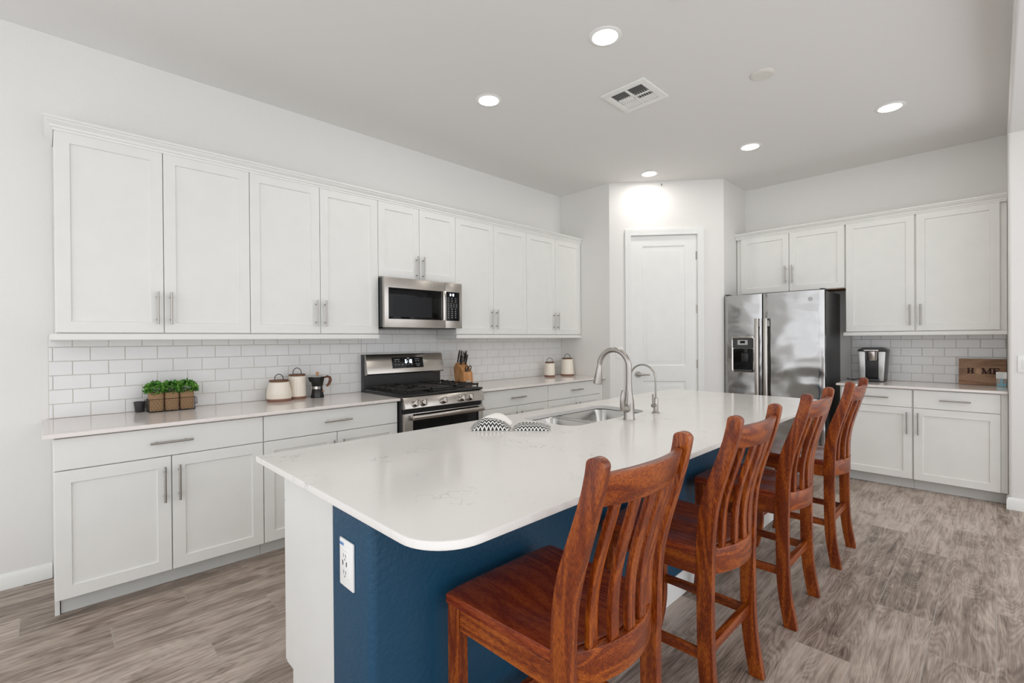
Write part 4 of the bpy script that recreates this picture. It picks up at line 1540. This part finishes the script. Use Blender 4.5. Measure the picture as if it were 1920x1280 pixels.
sp.build('spout', M['black'], mk_)
mb.tube([Vector((MX, MYc, z0)) + hd * a + Vector((0, 0, z)) for a, z in ((0.047, 0.148), (0.07, 0.156), (0.088, 0.148), (0.092, 0.128), (0.082, 0.1), (0.066, 0.082))], [0.007, 0.009, 0.0105, 0.0115, 0.0105, 0.008], 12)
mb.build('handle', M['lidwood'], mk_, angle=50)
mb = MB(); hs = Vector((MX, MYc, z0)) + Vector((0.036, 0.024, 0.047)); mb.tube([hs, hs + Vector((0.01, 0.0066, 0))], 0.005, 10); mb.build('safety_valve', M['block'], mk_)

# ------------------------------------------------------------------ knife block
KX, KY = 0.2, 2.80
kb = thing('knife_block', (KX, KY, ZC), 'light wooden knife block with a small metal plate right of the range', 'knife block')
mb = MB()
fk = lambda u, v, t: (KX + u, KY + t, ZC + 0.0005 + v)
mb.prism([(-0.075, 0.0), (0.06, 0.0), (0.05, 0.115), (0.006, 0.168), (-0.062, 0.212), (-0.1, 0.16)], -0.055, 0.055, fk)
mb.build('block', M['block'], kb, bevel=0.003)
mb = MB()
mb.prism([(0.0592, 0.03), (0.0608, 0.03), (0.0595, 0.046), (0.0575, 0.046)], -0.024, 0.024, fk)
mb.build('plate', M['silver'], kb)
axk = Vector((0.52, 0, 0.86)).normalized()


def slot(u, v, y):
    return Vector((KX + u, KY + y, ZC + v))


KS = [(-0.058, 0.214, -0.036, 0.118), (-0.055, 0.213, -0.012, 0.112), (-0.05, 0.211, 0.014, 0.105), (-0.052, 0.212, 0.038, 0.112), (-0.022, 0.192, -0.028, 0.1), (-0.018, 0.19, 0.026, 0.1)]
KN = ['back left corner', 'back row, second from the left', 'back row, second from the right', 'back right corner', 'front row, left', 'front row, right']
for (u, v, y, L_), nm in zip(KS, KN):
    p = slot(u, v, y)
    t = thing('kitchen_knife', p, 'steel-handled knife in the knife block, %s' % nm, 'knife', 'knives in the block')
    ax2 = Vector((0.3, 0, 0.95)).normalized()
    mb = MB(); mb.tube([p + ax2 * q for q in (0.002, 0.012, 0.02, L_ * 0.5, L_ * 0.85, L_)], [0.0075, 0.0085, 0.007, 0.0095, 0.0095, 0.0105], 10)
    mb.build('handle', M['black'], t, angle=50)
    mb = MB(); sd = Vector((0, 1, 0)); nx_ = ax2.cross(sd)
    mb.tube([p + ax2 * (L_ - 0.008), p + ax2 * (L_ + 0.003)], 0.0112, 10)
    mb.tube([p + ax2 * 0.012 + nx_ * -0.0075, p + ax2 * (L_ - 0.004) + nx_ * -0.0085], 0.004, 6)
    mb.build('bolster', M['chrome'], t, angle=50)
sc_ = thing('kitchen_scissors', slot(0.022, 0.15, 0), 'dark kitchen scissors with looped handles in the knife block front', 'scissors')
for s_ in (-1, 1):
    mb = MB(); cc = slot(0.052, 0.158, s_ * 0.019)
    ring = []
    e1, e2 = Vector((0.25, 0.1 * s_, 0.95)).normalized(), Vector((0, 1, -0.1 * s_))
    for i in range(20):
        a = 2 * PI * i / 20
        ring.append(cc + e1 * 0.026 * math.cos(a) + e2 * 0.015 * math.sin(a))
    mb.tube(ring, 0.0042, 8, closed=True)
    mb.build('handle_loop', M['iron'], sc_, angle=60)
mb = MB(); mb.tube([slot(0.02, 0.156, 0), slot(0.042, 0.144, 0), slot(0.052, 0.132, 0)], 0.006, 8); mb.build('pivot', M['chrome'], sc_)

# ------------------------------------------------------------------ coffee maker
CX, CY = 2.862, 5.60
cm = thing('coffee_maker', (CX, CY + 0.09, ZC), 'silver and black single-cup coffee maker on the back counter', 'coffee maker')
CZ0 = ZC + 0.0008
fz_ = lambda w, d, z: (CX + w, CY - d, CZ0 + z)


def tower(name, w0b, w1b, w0t, w1t, d0, d1, z0, z1, mat, bev=0.006, par=cm):
    mb = MB()
    mb.hexa([fz_(w0b, d0, z0), fz_(w1b, d0, z0), fz_(w1b, d1, z0), fz_(w0b, d1, z0), fz_(w0t, d0, z1), fz_(w1t, d0, z1), fz_(w1t, d1, z1), fz_(w0t, d1, z1)])
    return mb.build(name, mat, par, bevel=bev)


tower('back_housing', -0.092, 0.092, -0.112, 0.112, -0.2, -0.05, 0.0, 0.29, M['dkgrey'], 0.01)
tower('left_tower', -0.088, -0.05, -0.104, -0.05, -0.052, 0.0, 0.006, 0.285, M['silver'])
tower('right_tower', 0.05, 0.088, 0.05, 0.104, -0.052, 0.0, 0.006, 0.285, M['silver'])
tower('center_back', -0.05, 0.05, -0.05, 0.05, -0.052, -0.035, 0.03, 0.27, M['black'], 0.002)
tower('drip_tray', -0.055, 0.055, -0.055, 0.055, -0.05, 0.045, 0.0, 0.028, M['black'])
mb = MB(); mb.lathe([(0, 0.2), (0.04, 0.2), (0.043, 0.205), (0.046, 0.285), (0, 0.285)], fz_(0.0, -0.002, 0), 32)
mb.build('brew_head', M['steel'], cm, angle=40)
mb = MB()
mb.prism([(-0.116, 0.286), (0.116, 0.286), (0.108, 0.304), (0.07, 0.322), (-0.07, 0.322), (-0.108, 0.304)], -0.2, -0.01, lambda u, v, t: fz_(u, t, v))
lid = mb.build('top_cover', M['black'], cm, bevel=0.004)
mb = MB()
mb.prism([(-0.052, 0.2865), (0.052, 0.2865), (0.06, 0.302), (-0.06, 0.302)], -0.009, 0.04, lambda u, v, t: fz_(u, t, v))
mb.build('lid_handle', M['chrome'], cm, bevel=0.004)
mb = MB()
for i in range(3):
    q = fz_(-0.03 + 0.03 * i, -0.06, 0.3215)
    mb.lathe([(0, 0), (0.009, 0), (0.009, 0.003), (0, 0.003)], q, 12)
mb.build('buttons', M['keymark'], cm)
mb = MB(); mb.tube([fz_(-0.085, -0.17, 0.03), fz_(-0.12, -0.165, 0.012), fz_(-0.15, -0.12, 0.005), fz_(-0.17, -0.1, 0.005), fz_(-0.225, -0.17, 0.005), fz_(-0.228, -0.245, 0.006)], 0.004, 8)
mb.build('power_cord', M['black'], cm)

# ------------------------------------------------------------------ HOME board
SGX0, SGX1, SGY = 3.458, 3.752, 5.775
sg = thing('home_sign', ((SGX0 + SGX1) / 2, SGY, ZC), 'walnut wooden board lettered HOME leaning on the tile by the right wall', 'sign')
lean = 0.09
ms = lambda w, d, z: (w, SGY + (z - ZC) * lean - d, z)
SZ0, SZ1 = ZC + 0.0006, 1.112
mb = MB(); mb.box((SGX0, -0.022, SZ0 + 0.001), (SGX1, 0.0, SZ1), ms)
bd = mb.build('board', M['walnut'], sg, bevel=0.0015)


def letter(ch, w, z, h):
    mb = MB()
    s_, f_ = h * 0.3, h * 0.17
    W_ = h * 0.98
    R_ = []
    if ch == 'H':
        R_ = [(0.1, 0, 0.1 + 0.26, 1), (0.64, 0, 0.9, 1), (0.3, 0.42, 0.7, 0.58), (0, 0, 0.46, 0.13), (0.54, 0, 1, 0.13), (0, 0.87, 0.46, 1), (0.54, 0.87, 1, 1)]
    if ch == 'E':
        W_ = h * 0.88
        R_ = [(0.12, 0, 0.42, 1), (0, 0, 0.98, 0.14), (0, 0.86, 0.98, 1), (0.4, 0.43, 0.72, 0.57), (0.85, 0, 0.98, 0.34), (0.85, 0.66, 0.98, 1), (0.62, 0.33, 0.74, 0.67)]
    if ch == 'M':
        W_ = h * 1.3
        R_ = [(0.08, 0, 0.2, 1), (0.72, 0, 0.92, 1), (0, 0, 0.32, 0.13), (0.62, 0, 1, 0.13), (0, 0.87, 0.22, 1), (0.75, 0.87, 1, 1)]
        for a, b in (((0.12, 1), (0.46, 0.0)), ((0.46, 0.0), (0.8, 1))):
            tk = 0.11 if a[1] == 1 else 0.06
            c_ = [(a[0] - tk, a[1]), (a[0] + tk, a[1]), (b[0] + tk, b[1]), (b[0] - tk, b[1])]
            mb.prism([(w + p * W_, z + q * h) for p, q in c_], 0.0, 0.0008, lambda u, v, t: ms(u, t, v))
    for a, b, c_, d_ in R_:
        mb.box((w + a * W_, 0.0, z + b * h), (w + c_ * W_, 0.0009, z + d_ * h), ms)
    mb.build('letter', M['ink'], bd, smooth=False)


LZ = 0.985
letter('H', 3.510, LZ, 0.047)
letter('M', 3.602, LZ - 0.001, 0.05)
letter('E', 3.668, LZ - 0.001, 0.05)
mb = MB()
o_l = [(3.563, 0.0), (3.572, 0.044), (3.595, 0.042), (3.598, 0.0), (3.586, -0.008), (3.572, 0.004)]
mb.prism([(a, LZ + b) for a, b in o_l], 0.0, 0.0006, lambda u, v, t: ms(u, t, v))
mb.build('map_inlay', M['paleink'], bd, smooth=False)

# bottle of teal liquid
BTX, BTY = 3.722, 5.70
bt = thing('soap_bottle', (BTX, BTY, ZC), 'small square bottle of teal liquid with a white printed label before the HOME board', 'bottle')
mbx = lambda w, d, z: (BTX + w, BTY - d, ZC + 0.0006 + z)
mb = MB(); mb.prism(rrect(-0.031, -0.016, 0.031, 0.016, 0.005, 3), 0.0, 0.068, lambda u, v, t: mbx(u, v, t)); mb.build('glass', M['clear'], bt)
mb = MB(); mb.prism(rrect(-0.028, -0.013, 0.028, 0.013, 0.004, 3), 0.004, 0.026, lambda u, v, t: mbx(u, v, t)); mb.build('liquid', M['teal'], bt)
mb = MB(); mb.prism(rrect(-0.008, -0.006, 0.01, 0.006, 0.003, 3), 0.0265, 0.066, lambda u, v, t: mbx(u, v, t)); mb.build('wick', M['teal'], bt)
mb = MB(); mb.prism(rrect(-0.032, -0.017, 0.032, 0.017, 0.003, 3), 0.0685, 0.122, lambda u, v, t: mbx(u, v, t)); lb = mb.build('label_box', M['white'], bt)
for nm, wr, mt in (('print_dots', (-0.026, -0.018, -0.01), M['inkdot']), ('teal_pattern', (-0.003, 0.004), M['tealdot'])):
    mb = MB()
    for i in range(6):
        for w in wr:
            zz = 0.076 + i * 0.0068
            w_ = w + (0.003 if i % 2 else 0)
            mb.box((w_, 0.017, zz), (w_ + 0.003, 0.0174, zz + 0.003), mbx)
    mb.build(nm, mt, lb, smooth=False)

# ------------------------------------------------------------------ ceiling fittings
def downlight(x, y, label):
    t = thing('ceiling_light', (x, y, H), label, 'ceiling light', 'recessed ceiling lights')
    mb = MB(); mb.lathe([(0.068, -0.001), (0.072, -0.007), (0.09, -0.005), (0.095, -0.0005), (0.068, -0.0005)][::-1], (x, y, H), 40)
    mb.bm.faces.ensure_lookup_table()
    mb.build('trim_ring', M['white'], t, angle=40)
    mb = MB(); mb.lathe([(0, -0.0012), (0.068, -0.0012), (0.068, -0.006), (0.06, -0.0085), (0, -0.0095)], (x, y, H), 36)
    mb.build('diffuser', M['glow'], t, angle=60)
    ld = bpy.data.lights.new('lamp', 'AREA')
    ld.shape = 'DISK'; ld.size = 0.13; ld.energy = LAMP_W; ld.color = (1.0, 0.96, 0.9)
    lo = bpy.data.objects.new('lamp', ld)
    COL.objects.link(lo)
    lo.parent = t
    lo.location = (0, 0, -0.0125)
    return t


downlight(2.14, 2.28, 'largest lit recessed ceiling light, nearest the viewer by the vent')
downlight(1.147, 2.28, 'lit recessed ceiling light above the range side, left of the vent')
downlight(1.164, 4.5, 'lit recessed ceiling light in front of the angled pantry wall')
downlight(2.147, 4.53, 'lit recessed ceiling light in front of the refrigerator')
downlight(3.139, 4.52, 'lit recessed ceiling light at the right, before the coffee maker cabinets')
downlight(3.139, 2.28, 'recessed ceiling light out of the picture above the two nearest stools')

# air vent
VX, VY = 1.905, 2.985
vt = thing('ceiling_vent', (VX, VY, H), 'square white louvred air vent in the ceiling', 'vent')
mb = MB(); hs = 0.17; hi = 0.122
for a in (((-hs, -hs), (hs, -hi)), ((-hs, hi), (hs, hs)), ((-hs, -hi), (-hi, hi)), ((hi, -hi), (hs, hi)), ((-0.008, -hi), (0.008, hi)), ((-hi, -0.006), (hi, 0.006))):
    mb.box((VX + a[0][0], VY + a[0][1], H - 0.011), (VX + a[1][0], VY + a[1][1], H - 0.0005))
mb.build('frame', M['white'], vt, bevel=0.002)
mb = MB(); mb.box((VX - hi, VY - hi, H - 0.002), (VX + hi, VY + hi, H - 0.0004)); mb.build('duct_shade', M['gap'], vt)  # flat dark sheet stands in for the shade inside the vent opening


def louvre(x0, x1, y0, y1, along_x, n, tilt):
    for i in range(n):
        mb = MB()
        f_ = (i + 0.5) / n
        if along_x:
            yc = y0 + (y1 - y0) * f_
            mb.hexa([(VX + x0, VY + yc - 0.0055, H - 0.01 if tilt > 0 else H - 0.003), (VX + x1, VY + yc - 0.0055, H - 0.01 if tilt > 0 else H - 0.003), (VX + x1, VY + yc + 0.0075, H - 0.003 if tilt > 0 else H - 0.01), (VX + x0, VY + yc + 0.0075, H - 0.003 if tilt > 0 else H - 0.01),
                     (VX + x0, VY + yc - 0.0055, H - 0.0088 if tilt > 0 else H - 0.0022), (VX + x1, VY + yc - 0.0055, H - 0.0088 if tilt > 0 else H - 0.0022), (VX + x1, VY + yc + 0.0075, H - 0.0022 if tilt > 0 else H - 0.0088), (VX + x0, VY + yc + 0.0075, H - 0.0022 if tilt > 0 else H - 0.0088)])
        else:
            xc = x0 + (x1 - x0) * f_
            za, zb_ = (H - 0.01, H - 0.003) if tilt > 0 else (H - 0.003, H - 0.01)
            mb.hexa([(VX + xc - 0.005, VY + y0, za), (VX + xc + 0.006, VY + y0, zb_), (VX + xc + 0.006, VY + y1, zb_), (VX + xc - 0.005, VY + y1, za),
                     (VX + xc - 0.005, VY + y0, za + 0.0012), (VX + xc + 0.006, VY + y0, zb_ + 0.0012), (VX + xc + 0.006, VY + y1, zb_ + 0.0012), (VX + xc - 0.005, VY + y1, za + 0.0012)])
        mb.build('louvre', M['white'], vt)


louvre(-hi + 0.002, -0.01, -hi + 0.004, -0.03, True, 5, 1)
louvre(0.01, hi - 0.002, -hi + 0.004, -0.03, True, 5, 1)
louvre(-hi + 0.004, -0.01, -0.028, 0.045, False, 6, 1)
louvre(0.01, hi - 0.004, -0.028, 0.045, False, 6, -1)
louvre(-hi + 0.002, -0.01, 0.05, hi - 0.004, True, 4, -1)
louvre(0.01, hi - 0.002, 0.05, hi - 0.004, True, 4, -1)

mb = MB(); mb.lathe([(0, -0.012), (0.058, -0.012), (0.06, -0.009), (0.066, -0.009), (0.07, -0.006), (0.07, -0.0005), (0, -0.0005)], (2.63, 3.348, H), 40)
tag(mb.build('ceiling_speaker', M['offwhite'], angle=40), 'plain round cream cover plate on the ceiling right of the vent', 'ceiling plate')
mb = MB(); mb.lathe([(0, -0.012), (0.045, -0.012), (0.052, -0.008), (0.055, -0.0005), (0, -0.0005)], (2.598, 2.252, H), 32)
tag(mb.build('smoke_detector', M['offwhite'], angle=40), 'round detector on the ceiling cut off by the top edge of the picture', 'detector')

for o in bpy.data.objects:
    if '_o' in o:
        del o['_o']
